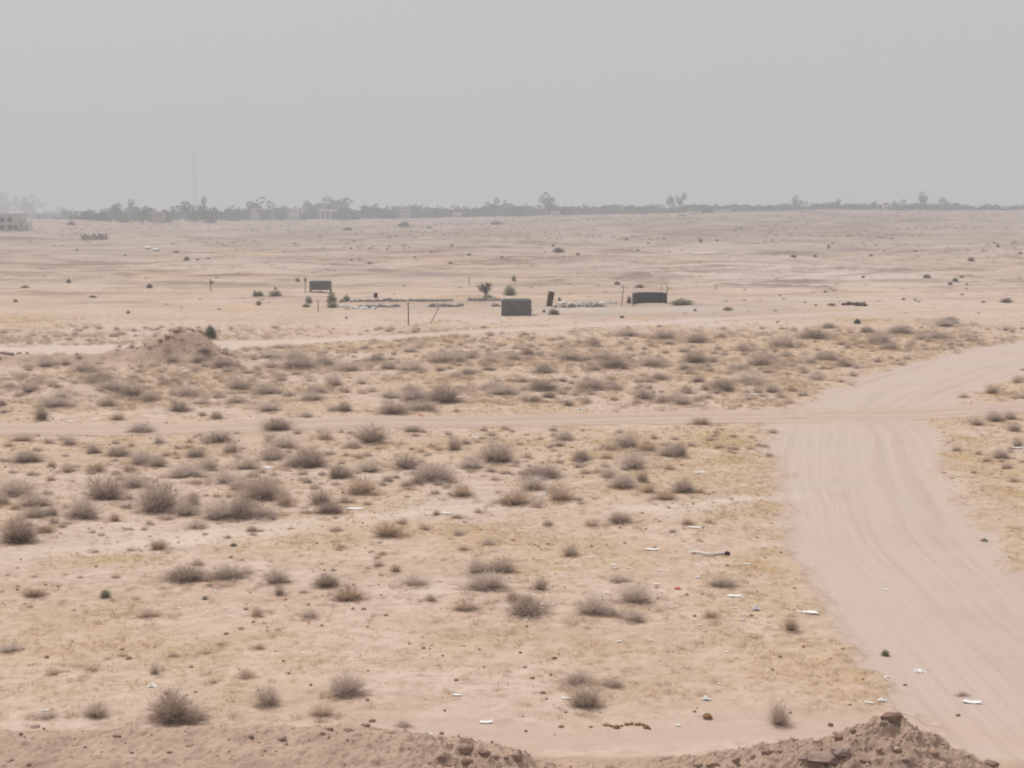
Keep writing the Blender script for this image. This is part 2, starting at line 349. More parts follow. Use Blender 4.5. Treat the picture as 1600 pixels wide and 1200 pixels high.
def blob(px, py, rx, ry):
    """soft patch on the ground, its centre and reach given as seen in the photograph"""
    cx, cy = flat(px, py); d1 = flat(px, py + ry)[1]; d0 = flat(px, max(py - ry, 335))[1]
    wx = rx / F * cy; wy = max((d0 - d1) / 2, 0.5)
    return np.exp(-(((X - cx) / wx) ** 2 + ((Y - cy) / wy) ** 2) ** 1.5)
pt = fbm(X * 0.16, Y * 0.16, 201, 4); pt2 = fbm(X * 0.6, Y * 0.6, 205, 3)
straw = np.clip((pt - 0.42) * 3.2, 0, 1) * 0.62 * sst(27, 32, Y) * (1 - sst(200, 500, Y) * 0.6)
for b_ in ((1140, 700, 70, 55, 1.0), (1100, 780, 70, 60, .8), (1180, 790, 45, 60, .9), (1190, 880, 60, 60, .8), (1240, 960, 70, 40, .7), (1150, 930, 90, 60, .6), (1180, 1010, 120, 40, .5),
           (1560, 740, 80, 80, 1.0), (1500, 690, 60, 30, .9), (1590, 850, 60, 60, .8), (1540, 610, 60, 20, .9), (1590, 600, 60, 20, .9), (1330, 545, 160, 30, .9), (1240, 600, 60, 18, 1.0), (1380, 560, 60, 14, 1.0),
           (1150, 560, 200, 50, .6), (700, 590, 160, 30, .6), (640, 700, 140, 25, .7), (820, 700, 120, 30, .7), (980, 750, 120, 40, .6), (1060, 690, 100, 20, .8), (240, 690, 200, 40, .5), (270, 600, 60, 40, .6), (540, 540, 160, 14, .7),
           (900, 870, 200, 40, .6), (950, 1000, 200, 60, .45), (700, 1020, 150, 40, .4), (500, 850, 200, 20, .6), (180, 870, 120, 14, .7), (300, 1010, 150, 20, .5), (560, 440, 300, 14, .4), (900, 460, 80, 8, .7), (60, 535, 160, 14, .5), (1450, 525, 120, 14, .8),
           (1450, 405, 220, 14, .35), (200, 430, 200, 12, .35), (780, 380, 160, 12, .3)):
    straw = np.maximum(straw, blob(*b_[:4]) * b_[4] * np.clip(0.45 + (pt2 - 0.35) * 2.6, 0.15, 1))
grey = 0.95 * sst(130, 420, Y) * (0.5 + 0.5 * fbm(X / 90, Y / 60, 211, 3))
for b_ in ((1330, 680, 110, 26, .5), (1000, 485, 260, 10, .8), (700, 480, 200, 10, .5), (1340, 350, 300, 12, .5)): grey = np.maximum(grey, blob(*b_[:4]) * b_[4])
pale = np.zeros_like(X)
for b_ in ((1150, 405, 120, 12, .7), (1250, 435, 260, 16, .8), (1000, 485, 220, 6, .7), (150, 520, 200, 12, .5), (1350, 470, 200, 8, .5), (120, 545, 220, 8, .8), (700, 500, 200, 8, .4), (100, 605, 60, 14, .6), (1060, 790, 110, 12, .4), (700, 790, 110, 22, .35), (200, 840, 220, 10, .4), (1050, 505, 200, 5, .8), (450, 425, 300, 6, .5)):
    pale = np.maximum(pale, blob(*b_[:4]) * b_[4])
onbank = np.where(Y < BANK_Y + 3.2, sst(BANK_Y + 3.2, BANK_Y + 2.2, Y), 0)
d, _, _ = seg_dist(X, Y, BERM); bk = np.clip(np.exp(-(d / 2.2) ** 2) * 1.3, 0, 1) * (Y < M1[1] + 1.6)
bk = np.maximum(bk, np.clip(gmound(X, Y, M1[0], M1[1] - .5, 4.2, 3.6, 1.5, 3, 81), 0, 1))
bankm = np.maximum(onbank, bk)
brown = np.exp(-((X - 5.2) / 2.4) ** 2) * onbank * 0.22
for rg, wd, k in ((RIDGE_A, 2.2, 1.0), (RIDGE_B, 1.6, 1.0), (RIDGE_C, 1.3, 1.0)):
    d, al, _ = seg_dist(X, Y, rg); brown = np.maximum(brown, np.exp(-(d / wd) ** 2) * k * np.clip((fbm(al * 0.3, X * .3, 221, 3) - 0.25) * 3, 0, 1))
for rg, wd, k in (([flat(1060, 362), flat(1180, 355), flat(1320, 345)], 60, .7), ([flat(1180, 370), flat(1330, 364), flat(1470, 358)], 34, .7), ([flat(0, 478), flat(120, 474), flat(230, 470)], .9, .6), ([flat(0, 432), flat(90, 433), flat(180, 434)], 2.5, .35), ([flat(520, 372), flat(720, 368), flat(960, 364)], 30, .5), ([flat(1180, 377), flat(1320, 376), flat(1500, 375)], 20, .6), ([flat(600, 357), flat(800, 353), flat(1000, 350)], 50, .45), ([flat(1350, 352), flat(1480, 350), flat(1640, 349)], 40, .6), ([flat(200, 362), flat(320, 364), flat(450, 366)], 20, .4), ([flat(1270, 400), flat(1400, 402)], 10, .5)):
    d, al, _ = seg_dist(X, Y, rg); brown = np.maximum(brown, np.exp(-(d / wd) ** 2) * k * np.clip((fbm(al * 0.06, X * .05, 223, 3) - 0.25) * 2.5, 0.2, 1))
roadm = np.clip(np.maximum(wide, far_t * 0.85), 0, 1) * (1 - onbank); trackm = np.clip(np.maximum(track, sandy * 0.8), 0, 1) * (1 - onbank)
straw = straw * (1 - np.clip(bankm, 0, 1) * 0.9)
wear = np.maximum(wide * (1 - track) * np.clip((wearw - 0.5) * 2.4, 0, 0.6), track * rut * (0.45 + 0.8 * fbm(X * .25, Y, 24, 3))) * (1 - onbank)
bright = np.maximum(far_t * 0.32, blob(150, 546, 200, 6) * .2) * (0.4 + 0.9 * fbm(X * .2, Y * .6, 25, 3))
for rg, wd, k in (([flat(-60, 876), flat(0, 868), flat(250, 850), flat(500, 815), flat(760, 792)], .9, .5), ([flat(1000, 800), flat(1120, 788), flat(1230, 775)], .6, .4)):
    d, al, _ = seg_dist(X, Y, rg); q_ = np.exp(-(d / wd) ** 2) * k * np.clip(.3 + fbm(al * .5, X * .4, 27, 3) * 1.2, 0, 1); bright = np.maximum(bright, q_); straw = straw * (1 - np.clip(q_ * 1.6, 0, 1))
ATT = dict(bright=bright, straw=straw, grey=grey, pale=pale, bank=bankm, brown=brown, track=trackm, road=roadm, wear=wear, far=sst(115, 210, Y))
# vertex normals for seamless sheets
def sheet(name, faces, lift=0.0):
    used, inv = np.unique(faces.ravel(), return_inverse=True)
    v = V[used].copy(); v[:, 2] += lift
    me = npmesh(name, v, inv.reshape(-1, 4), [M_ground])
    for k, a in ATT.items():
        at_ = me.attributes.new(k, 'FLOAT', 'POINT'); at_.data.foreach_set('value', a.ravel()[used].astype(np.float32))
    me.polygons.foreach_set('use_smooth', np.ones(len(me.polygons), bool)); me.normals_split_custom_set_from_vertices(NRM[used])
    return link(name, me)
gx = np.gradient(Z, axis=1) / np.maximum(np.gradient(X, axis=1), 1e-6)
gyy = np.gradient(Z, axis=0) / np.maximum(np.gradient(Y, axis=0), 1e-6)
dxdy = np.gradient(X, axis=0) / np.maximum(np.gradient(Y, axis=0), 1e-6); gyy = gyy - gx * dxdy
NRM = np.stack([-gx, -gyy, np.ones_like(gx)], -1).reshape(-1, 3); NRM /= np.linalg.norm(NRM, axis=1)[:, None]
tag(sheet('ground', FC), 'pale pinkish desert ground of sand with straw coloured patches', None, None, 'structure')
def fmask(m, thr): return FC[(m.ravel()[FC].mean(1) > thr)]
lift = 0.006
tag(sheet('dirt_road', fmask(wide * (1 - onbank), 0.5), lift), 'wide pale dirt road curving up the right side', None, None, 'structure')
tag(sheet('dirt_track', fmask(track * (1 - onbank), 0.5), lift * 2), 'narrow rutted dirt track crossing the view from left to right', None, None, 'structure')
tag(sheet('far_track', fmask((far_t > 0.35) * 1.0, 0.5), lift * 2), 'thin pale track beyond the belt of scrub', None, None, 'structure')
tag(sheet('earth_bank', fmask(onbank * (Y > 10) * (np.abs(X) < 40), 0.5), lift), 'mauve brown bank of dug earth along the foreground', None, None, 'structure')

# ------------------------------------------------------------------ labels by place
ORD = ['leftmost', 'second from left', 'third from left', 'fourth from left', 'fifth from left', 'sixth from left', 'seventh from left', 'eighth from left', 'ninth from left', 'tenth from left', 'eleventh from left', 'twelfth from left', 'thirteenth from left', 'fourteenth from left', 'fifteenth from left', 'sixteenth from left', 'seventeenth from left', 'eighteenth from left']
ROWS = [(1100, 'against the foreground bank'), (1000, 'on open sand near the foreground bank'), (915, 'low on the near sand flat'), (845, 'midway up the near sand flat'), (790, 'high on the near sand flat'), (735, 'upper near field'), (672, 'just below the crossing track'), (636, 'past the crossing track'), (605, 'front of the scrub belt'), (575, 'in mid scrub belt'), (545, 'back of the scrub belt'), (503, 'behind the scrub belt'), (462, 'on the tank flat'), (425, 'behind the grey tanks'), (385, 'on the far plain'), (0, 'near the horizon trees')]
COLS = ['far left', 'left side', 'left of centre', 'centre left', 'centre right', 'right of centre', 'right side', 'far right']
def cell(px, py):
    r = next(i for i, (y0, _) in enumerate(ROWS) if py >= y0); return r, int(min(max(px // 200, 0), 7))
def relabel(items):
    """items: (object, px, py, noun phrase)"""
    g = {}
    for it in items: g.setdefault(cell(it[1], it[2]) + (it[3].split()[-1],), []).append(it)
    for (r, c, _), L in g.items():
        L.sort(key=lambda i: i[1])
        for k, it in enumerate(L):
            o = 'lone' if len(L) == 1 else (ORD[k] if k < len(ORD) else 'rightmost')
            if len(L) > 2 and k == len(L) - 1: o = 'rightmost'
            it[0]['label'] = f"{o} {it[3]} {ROWS[r][1]}, {COLS[c]}"

# ------------------------------------------------------------------ shrubs
M_twig = mat('dry_twigs', (0.60, 0.49, 0.41), 0.9, col2=(0.50, 0.40, 0.33), scale=3, rnd=0.22, spec=0.1)
M_twig_brown = mat('brown_twigs', (0.62, 0.48, 0.36), 0.9, col2=(0.50, 0.37, 0.27), scale=3, rnd=0.2, spec=0.1)
M_dark = mat('dark_twigs', (0.34, 0.26, 0.20), 0.9, col2=(0.25, 0.19, 0.15), scale=3, rnd=0.2, spec=0.1)
M_wood = mat('woody_stem', (0.15, 0.115, 0.09), 0.95, var=0.3, spec=0.1)
M_green = mat('green_leaves', (0.40, 0.38, 0.27), 0.8, col2=(0.32, 0.31, 0.20), scale=4, rnd=0.2, spec=0.2)
M_sage = mat('sage_leaves', (0.17, 0.19, 0.14), 0.8, col2=(0.12, 0.14, 0.10), scale=4, rnd=0.1, spec=0.2)
for m_0 in (M_twig, M_twig_brown, M_green, M_sage): leafy(m_0)
def ribbons(n, seed, spread=1.0, up=0.35, width=0.012, subs=2, droop=0.12, power=0.5):
    """twigs radiating from the base, filling a dome of radius 0.5 and height 1"""
    g = np.random.default_rng(seed); V = []; Fc = []
    lob = g.uniform(0, 2 * math.pi, 6); lobr = g.uniform(0.70, 1.15, 6)
    def rib(p0, p1, p2, w):
        b = len(V); d = p2 - p0; s = np.cross(d, g.normal(size=3)); s = s / (np.linalg.norm(s) + 1e-9) * w
        V.extend([p0 - s, p0 + s, p1 + s * .7, p1 - s * .7, p2 + s * .2, p2 - s * .2]); Fc.append((b, b + 1, b + 2, b + 3)); Fc.append((b + 3, b + 2, b + 4, b + 5))
    for i in range(n):
        a = g.uniform(0, 2 * math.pi); e = math.asin(g.uniform(0.03, 1) ** (1 - up * .6)) if up > 0 else g.uniform(0.1, 1.2)
        q = 1.0 + 0.22 * sum((lobr[k] - 1) * math.cos(3 * (a - lob[k])) for k in range(6))
        r = (0.55 + 0.45 * g.random() ** power) * q
        tip = np.array([math.cos(a) * math.cos(e) * 0.5 * spread, math.sin(a) * math.cos(e) * 0.5 * spread, math.sin(e)]) * r
        base = np.array([math.cos(a), math.sin(a), 0]) * g.uniform(0, 0.12) * spread
        mid = base + (tip - base) * 0.5 + np.array([0, 0, droop]) * g.uniform(-0.2, 1) + g.normal(size=3) * 0.03
        rib(base, mid, tip, width)
        for _ in range(subs):
            t = g.uniform(0.35, 0.95); s0 = mid + (tip - mid) * t if g.random() < .6 else base + (mid - base) * t
            dirn = (tip - base) * 0.30 + g.normal(size=3) * 0.09; dirn[2] = abs(dirn[2]) * g.uniform(0.3, 1)
            s2 = s0 + dirn; rib(s0, (s0 + s2) / 2 + g.normal(size=3) * .01, s2, width * 0.7)
    return np.array(V), np.array(Fc)
def shrub_mesh(name, m, **k):
    v, f = ribbons(**k); v[:, 2] = np.maximum(v[:, 2], -0.02); return npmesh(name, v, f, [m])
KIND = {
 'round': [shrub_mesh('twigs', M_twig, n=600, seed=s, width=0.0062, subs=2, power=.85) for s in (1, 2, 3, 4)],
 'wispy': [shrub_mesh('twigs', M_twig, n=330, seed=s, width=0.0055, subs=2, up=0.7, spread=1.05, power=1.1) for s in (11, 12, 13)],
 'mat':   [shrub_mesh('twigs', M_twig, n=330, seed=s, width=0.0068, subs=2, power=.9, droop=.05) for s in (21, 22, 23)],
 'brown': [shrub_mesh('twigs', M_twig_brown, n=300, seed=s, width=0.0065, subs=2, power=.9) for s in (31, 32)],
 'green': [shrub_mesh('leaves', M_green, n=300, seed=s, width=0.018, subs=3, power=.5) for s in (41, 42)],
 'dark':  [shrub_mesh('twigs', M_dark, n=260, seed=s, width=0.016, subs=2, power=.5) for s in (71, 72, 73)],
 'sage':  [shrub_mesh('leaves', M_sage, n=420, seed=s, width=0.020, subs=3, power=.4) for s in (51,)],
}
g_ = np.random.default_rng(77)
sv = MB()
for k in range(9):
    a = k * 0.7; e = g_.uniform(0.3, 1.2); d_ = Vector((math.cos(a) * math.cos(e), math.sin(a) * math.cos(e), math.sin(e)))
    sv.tube([(0, 0, -0.03), tuple(d_ * 0.18 + Vector((0, 0, .03))), tuple(d_ * 0.40)], [0.028, 0.018, 0.006], 5, False)
STEM = sv.mesh('woody_base', M_wood)
ADJ = {'dark': 'dark brown', 'round': 'dense grey brown', 'wispy': 'wispy grey brown', 'mat': 'low grey', 'brown': 'dry brown', 'green': 'small green', 'sage': 'dark green'}
def offroad(x, y):
    a = roads(x, y); return np.maximum(np.maximum(a[0], a[1]), np.maximum(a[2], a[3] * .9))
items = []
SCALE_W = 1.95
SMALL = [[], [], []]           # the smallest ones, joined as one mass: coordinates, faces, material
def add_shrub(px, py, wpx, hpx, kind, single=True, k=[0]):
    p = at(px, py); s = F / (p.y * CT + (CAM_H - p.z) * ST); w_ = wpx / s * (SCALE_W if kind not in ('green', 'sage', 'dark') else 0.95)
    h_ = max(hpx / s * (0.8 if kind == 'dark' else 1.22), 0.25 * w_, 0.08)
    if kind == 'sage': h_ *= .85
    ms = KIND[kind]; me = ms[k[0] % len(ms)]; k[0] += 1
    rz = random.uniform(0, 6.28); x_, y_ = p.x, p.y + w_ * 0.22; loc = (x_, y_, hz(x_, y_) - 0.02)
    dep = min(w_, max(h_ * 1.5, 0.75 * w_))
    if not single:
        v = np.empty(len(me.vertices) * 3); me.vertices.foreach_get('co', v); v = v.reshape(-1, 3); c_, s_ = math.cos(rz), math.sin(rz)
        q = np.stack([v[:, 0] * c_ - v[:, 1] * s_, v[:, 0] * s_ + v[:, 1] * c_, v[:, 2]], 1) * np.array([w_, dep, h_]) + np.array(loc)
        f = np.empty(len(me.polygons) * 4, dtype=np.int32); me.polygons.foreach_get('vertices', f)
        SMALL[1].append(f.reshape(-1, 4) + sum(len(a) for a in SMALL[0])); SMALL[0].append(q)
        SMALL[2].append(np.full(len(me.polygons), {'brown': 1, 'green': 2, 'sage': 2, 'dark': 3, 'liteb': 1}.get(kind, 0))); return
    if wpx >= 30 and kind in ('round', 'wispy', 'brown', 'green'):
        r = empty('shrub', loc, 0, (w_, dep, h_)); link('foliage', me, r, rot=(0, 0, rz)); link('woody_base', STEM, r, rot=(0, 0, rz + 1))
    else: r = link('shrub', me, None, loc, (0, 0, rz), (w_, dep, h_))
    sz = 'large' if wpx > 45 else ('' if wpx > 26 or kind in ('green', 'sage') else 'small')
    ph = (sz + ' ' + ADJ[kind]).strip() + ' shrub'
    tag(r, 'x', 'shrub', 'green plants among the scrub' if kind in ('green', 'sage') else 'dry shrubs scattered over the desert'); items.append((r, px, py, ph)); return r
# tiles of the photograph: (x0, y0, zoom), then shrubs as (x, base y, width, height, kind)
T_A = (0, 500, 3.0); T_B = (530, 500, 3.0); T_A2 = (0, 800, 3.0); T_B2 = (530, 800, 3.0); T_C = (1060, 500, 2.963); T_C2 = (1060, 800, 2.963)
r_, w__, m_, b__, g__, s__ = 'round', 'wispy', 'mat', 'brown', 'green', 'sage'
S = {T_A: [(205,222,80,45),(300,212,60,32),(385,246,110,36),(450,292,130,55),(505,330,110,50),(565,332,80,40),(612,362,90,50),(690,380,80,45,r_),(500,405,70,42,r_),(432,302,90,40),(620,275,50,25),(130,345,90,26,m_),(40,322,60,30),(188,470,48,62,r_),(240,412,110,40),(8,402,30,30),(14,436,30,18),(280,372,60,30,w__),(800,202,60,30),(925,200,55,32,r_),(955,165,70,26),(1040,226,90,48),(1060,247,60,25),(1120,330,110,66),(1240,350,110,50),(1268,182,90,40),(1395,235,120,70),(1380,182,80,36),(1265,226,80,34),(1510,215,90,36),(1560,312,60,56),(870,360,100,56,w__),(830,430,80,50,r_),(945,395,60,26,m_),(1100,390,90,34,m_),(1255,430,85,40,r_),(1458,380,80,34),(1350,357,50,26,m_),(1490,345,60,32),(1432,456,70,28),(1562,427,60,30),(1012,465,50,34,r_),(945,450,36,22,b__),(765,305,70,18,m_),(545,470,60,30,b__),(1290,520,105,56,r_),(655,530,95,42,r_),(1018,575,90,52,r_),(740,580,48,36,r_),(1330,602,105,60),(1520,562,80,50,b__),(310,587,80,45),(90,570,90,28,b__),(548,640,90,44,r_),(430,627,70,46,w__),(110,670,110,42,r_),(165,615,36,20),(655,682,100,68),(732,690,70,50,r_),(775,640,44,28,b__),(910,646,90,50,w__),(1080,622,80,50,w__),(1270,662,110,66,w__),(1445,696,120,82,r_),(1360,692,80,48),(1150,702,100,60,w__),(310,716,60,42,b__),(440,712,80,42,b__),(238,690,36,34,b__),(600,712,60,36,b__),(235,755,34,26,b__),(860,740,130,58,r_),(965,710,90,60,w__),(1050,770,90,62,w__),(1115,800,90,64,w__),(1215,852,150,112,r_),(1125,935,105,92,r_),(1015,942,125,90,w__),(1235,926,90,46,r_),(1330,872,80,62,b__),(728,905,150,130,r_),(860,922,95,76,w__),(900,872,60,60,w__),(615,792,100,68),(475,845,140,100),(60,832,140,80),(8,870,50,56,r_),(150,880,130,60,w__),(240,920,60,46),(380,935,115,86,r_),(150,930,100,50,w__),(68,1052,130,112,r_),(200,1000,70,38,b__),(915,980,80,26,m_),(535,945,36,38,b__),(735,1080,72,48,b__),(1092,1060,36,14,s__),(1500,870,90,70),(1540,912,100,52,r_),(1575,742,50,56,r_),(1285,768,60,26,b__),(910,770,50,18,b__),(70,890,36,30,b__),(1180,740,60,30,b__),(960,1008,26,12,b__)],
 T_B: [(120,136,40,15),(22,428,64,42,r_),(250,442,110,54,r_),(350,385,100,56),(382,426,110,36,r_),(490,392,110,76,r_),(240,368,90,40,w__),(170,197,80,30),(230,232,80,32),(330,152,60,28),(40,242,110,46),(100,300,60,28),(340,240,100,48),(470,202,90,56),(545,202,90,56),(612,182,60,32,r_),(705,202,80,42),(548,270,50,26,r_),(605,256,60,26,r_),(475,240,30,18),(690,235,36,18,r_),(815,187,60,28),(885,165,60,34,r_),(765,352,100,44,r_),(720,322,80,36),(688,327,40,22),(850,292,80,24,b__),(955,335,110,54,r_),(960,250,110,38),(1200,125,60,42),(1080,190,80,36),(1130,192,60,24),(1240,190,100,44),(1290,230,110,56),(1470,222,80,46,r_),(1500,282,70,28),(1180,332,110,60),(1198,236,60,28),(985,366,50,28,r_),(915,386,50,28,r_),(870,375,28,16,r_),(1075,402,50,26,r_),(1050,290,30,20,r_),(1090,300,28,18,b__),(1300,332,80,36),(1430,372,80,46),(1352,78,90,32),(1530,92,80,44),(1548,115,40,20),(1270,305,60,24),(1510,387,50,36),(1575,382,50,46),(345,526,60,28,r_),(150,582,130,76),(60,602,80,28),(550,432,28,18),(1058,566,80,44,r_),(540,612,80,58,w__),(738,672,120,96),(310,702,110,66,w__),(140,717,100,56,w__),(15,742,76,50,r_),(440,762,140,80,r_),(365,772,60,36,w__),(620,702,90,46,r_),(318,782,50,26,m_),(575,832,90,56,b__),(100,822,120,80,b__),(960,742,110,58,r_),(885,742,70,46,w__),(905,802,110,68,w__),(825,872,130,80,b__),(1040,852,100,70,b__),(1135,665,70,46,r_),(1350,602,110,66),(1280,612,70,36,b__),(1450,617,80,40,b__),(1562,642,90,56),(1385,702,110,90,w__),(1258,652,50,28,b__),(1265,742,80,46),(1330,792,95,64,r_),(1420,762,60,56,w__),(1455,812,60,46,b__),(1530,847,90,36,b__),(1550,702,50,28,b__),(1188,970,60,28,b__),(1320,957,100,50,w__),(980,967,46,26,w__),(650,906,30,26,b__),(455,917,36,28,b__),(552,932,50,22,b__),(222,1022,110,64,b__),(200,1102,36,22,b__),(700,1057,56,36,w__),(578,1082,40,26,b__),(180,1157,46,28,b__),(265,1182,40,36,b__),(1085,1110,70,46,w__),(560,1012,60,26,w__)],
 T_B2: [(645,290,100,68,w__),(760,290,120,68,w__),(690,372,150,76,r_),(350,347,105,46,w__),(815,422,56,46,b__),(880,427,60,36,w__),(945,367,60,58,w__),(592,468,105,48,b__),(880,492,190,42,m_),(1190,487,130,84,w__),(1390,432,140,92,w__),(1388,517,80,52,r_),(1270,492,100,24,m_),(1320,332,90,26,w__),(40,422,130,68,b__),(30,872,130,86,r_),(1155,922,110,88,r_),(1120,812,120,50,m_),(1280,827,90,36,m_),(300,1012,70,34,w__),(430,420,50,34,w__)],
 T_A2: [(862,332,150,60,r_),(1060,322,140,46,w__),(1150,292,60,26,w__),(1290,342,100,66,w__),(1525,357,90,56,r_),(925,252,50,28,b__),(790,997,150,140,r_),(880,992,150,60,w__),(1248,912,80,84,r_),(440,972,95,66,w__),(1500,962,90,52,b__),(210,972,80,40,m_),(1200,492,60,46,b__),(490,402,64,34,g__),(960,412,40,18,g__),(1308,392,40,46,w__),(1148,782,80,38,b__),(1095,162,40,14,g__),(250,766,60,18,b__),(720,760,40,60,w__),(575,680,40,12,b__),(810,682,50,14,b__),(970,668,40,14,b__),(1210,644,44,12,b__),(420,745,60,24,b__),(30,660,90,40,m_),(690,498,100,12,b__),(1000,805,30,16,b__),(150,405,90,16,b__),(1450,500,80,30,w__)],
 T_C: [(90,107,80,40),(200,82,40,22),(310,147,80,36),(495,130,120,56),(640,90,110,38),(940,112,90,60,r_),(990,137,70,36),(1040,66,90,26),(1140,92,70,34),(1212,90,90,38),(1240,32,90,40),(762,116,50,16,b__),(430,181,50,20),(390,212,90,64),(500,171,50,18),(690,187,90,36),(620,201,60,22),(770,217,70,34),(80,200,90,54),(28,232,50,34),(420,246,60,22,b__),(290,231,36,26),(330,291,120,46),(210,332,90,54),(440,337,60,46,r_),(125,325,36,26),(20,392,80,46,r_),(635,271,60,20),(530,331,60,16,b__),(42,342,60,26),(108,487,72,34,b__),(1470,470,80,44,r_),(1540,460,50,40,r_),(1388,490,60,36,w__),(1565,516,60,36),(1580,586,50,44),(1500,642,60,44,r_),(1435,657,40,22,b__),(1512,690,26,26,b__),(1462,342,70,36,w__),(1575,292,50,28),(8,640,50,66,r_),(25,802,85,56,r_),(100,802,40,22,b__),(830,17,44,22,s__),(1418,1027,40,16,g__),(140,942,40,26,b__),(90,290,50,34),(1330,360,60,20,b__),(700,40,60,20),(880,60,60,28),(30,150,60,30)],
 T_C2: [(525,552,58,66,b__),(960,668,50,26,g__),(210,352,110,46,w__),(152,492,56,36,b__),(472,992,84,110,w__),(1325,857,50,12,b__),(45,62,60,30,b__)]}
ALL = [(328, 531, 22, 22, 'sage')]
for tl, L in S.items():
    for q in L:
        kd = q[4] if len(q) > 4 else ('round' if random.random() < .35 else 'mat' if q[3] < q[2] * .4 else 'wispy')
        ALL.append((tl[0] + q[0] / tl[2], tl[1] + q[1] / tl[2], q[2] / tl[2], q[3] / tl[2], kd))
FAR_S = [(107,442,9,6,g__),(24,472,10,6,b__),(144,465,15,5,b__),(233,450,14,10,b__),(195,400,6,4,b__),(291,407,15,8,r_),(309,407,6,4,b__),(325,405,6,4,b__),(275,395,12,4,b__),(120,391,6,4,b__),(330,443,8,6,b__),(38,450,18,5,b__),(200,490,8,7,b__),(398,463,8,8,g__),
 (465,440,8,5,g__),(477,440,5,6,g__),(430,452,6,6,b__),(405,463,18,7,g__),(430,463,24,8,g__),(482,474,14,10,g__),(518,476,20,16,g__),(519,481,22,8,g__),(541,471,14,9,g__),(478,480,16,5,g__),(404,477,10,7,g__),(541,498,6,4,b__),(706,385,7,4,r_),(733,399,8,5,r_),(784,403,7,4,b__),(631,448,5,4,b__),(548,389,6,4,r_),(578,389,6,4,r_),(605,391,7,4,r_),(561,406,5,3,b__),(549,407,5,3,b__),(577,412,10,4,b__),(648,403,5,4,r_),(704,412,9,4,b__),
 (803,439,8,8,g__),(979,375,7,5,r_),(1013,381,7,4,r_),(1095,378,8,7,r_),(1120,377,7,5,r_),(864,385,6,5,b__),(873,394,30,6,m_),(903,399,8,6,b__),(997,392,6,4,b__),(965,445,13,8,b__),(874,470,6,6,s__),(865,492,22,8,g__),(850,488,6,5,s__),(972,497,10,6,b__),(983,474,10,16,b__),(1066,477,44,7,g__),(1000,450,18,5,g__),(1086,486,6,4,s__),(1138,485,20,5,g__),(762,469,20,9,g__),(796,462,24,14,g__),(1215,504,7,4,b__),
 (1295,388,5,9,b__),(1274,402,8,6,b__),(1240,402,14,5,b__),(1361,400,8,4,b__),(1430,393,6,4,r_),(1349,434,8,5,b__),(1449,434,14,5,s__),(1493,440,11,6,s__),(1485,445,8,5,s__),(1503,434,8,4,b__),(1511,445,5,4,b__),(1290,457,9,4,b__),(1219,462,5,4,b__),(1275,478,7,4,b__),(1300,478,20,6,b__),(1412,469,7,5,b__),(1430,469,6,4,b__),(1504,461,7,4,b__),(1537,473,9,4,b__),(1575,473,34,4,m_),(1518,408,14,8,b__),(1340,504,8,6,s__),(1487,506,40,15,r_),(1560,386,8,5,b__),(1595,397,8,6,b__)]
FAR_S = [(q[0], q[1], q[2], q[3], 'dark' if q[4] in ('round', 'brown', 'mat') else q[4]) for q in FAR_S]
ALL = sorted(ALL + FAR_S, key=lambda q: -q[2] * q[3])
for i, q in enumerate(ALL): add_shrub(*q, single=i < 300)
LITE = {'lite': [shrub_mesh('twigs', M_twig, n=120, seed=s_, width=0.013, subs=2, power=.8) for s_ in (61, 62, 63)], 'liteb': [shrub_mesh('twigs', M_twig_brown, n=110, seed=s_, width=0.013, subs=2, power=.8) for s_ in (64,)]}
KIND.update(LITE); rs = random.Random(21); n_l = 0
def filler(n, y0, y1, smin, smax, seed, thr):
    c = 0
    while c < n:
        y = rs.uniform(y0, y1); x = rs.uniform(-.36, .36) * y
        if fbm(np.array([x * .12]), np.array([y * .12]), seed, 3)[0] < thr or offroad(np.array([x]), np.array([y]))[0] > .2: continue
        c += 1; px, py = project(x, y, hz(x, y)); sz = rs.uniform(smin, smax); add_shrub(float(px), float(py), sz * F / y / 1.9, sz * F / y / 1.9 * rs.uniform(.45, .7), rs.choice(('lite', 'lite', 'liteb')), False)
filler(620, 77, 124, .5, 1.05, 401, .44); filler(330, 46, 68, .3, .75, 402, .46); filler(60, 33, 48, .18, .4, 403, .45)
me_ = npmesh('small_shrubs', np.concatenate(SMALL[0]), np.concatenate(SMALL[1]), [M_twig, M_twig_brown, M_green, M_dark])
me_.polygons.foreach_set('material_index', np.concatenate(SMALL[2]).astype(np.int32))
tag(link('small_shrubs', me_), 'smallest dry tufts and shrubs across the plain', 'shrubs', None, 'stuff')
relabel(items)
print('shrubs', len(items))

# unnumbered undergrowth: small dry tufts and dry grass, as stuff
M_straw = mat('dry_grass_blades', (0.60, 0.455, 0.27), 0.9, col2=(0.50, 0.365, 0.20), scale=0.4, spec=0.1)
M_tuft = mat('small_dry_tufts', (0.55, 0.44, 0.36), 0.9, col2=(0.56, 0.43, 0.31), scale=0.5, spec=0.1)
from math import floor
yidx = ys
def samp(A, x, y):
    r = np.clip(np.searchsorted(ys, y), 0, nr - 1); g = np.maximum(y, 12); u = np.clip(x / g, -0.4, 0.4)
    c = 35 + np.round((u + 0.4) / 0.8 * 960).astype(int); return A[r, c]
def scatter(n, y0, y1, dens, mult=1.0):
    """points with roughly even spread in depth by area, inside the fan seen plus a margin"""
    y = np.sqrt(rng.uniform(y0 ** 2, y1 ** 2, n)); x = rng.uniform(-0.38, 0.38, n) * y
    keep = rng.random(n) < dens(x, y); x, y = x[keep], y[keep]; k = offroad(x, y) < 0.25; return x[k], y[k]
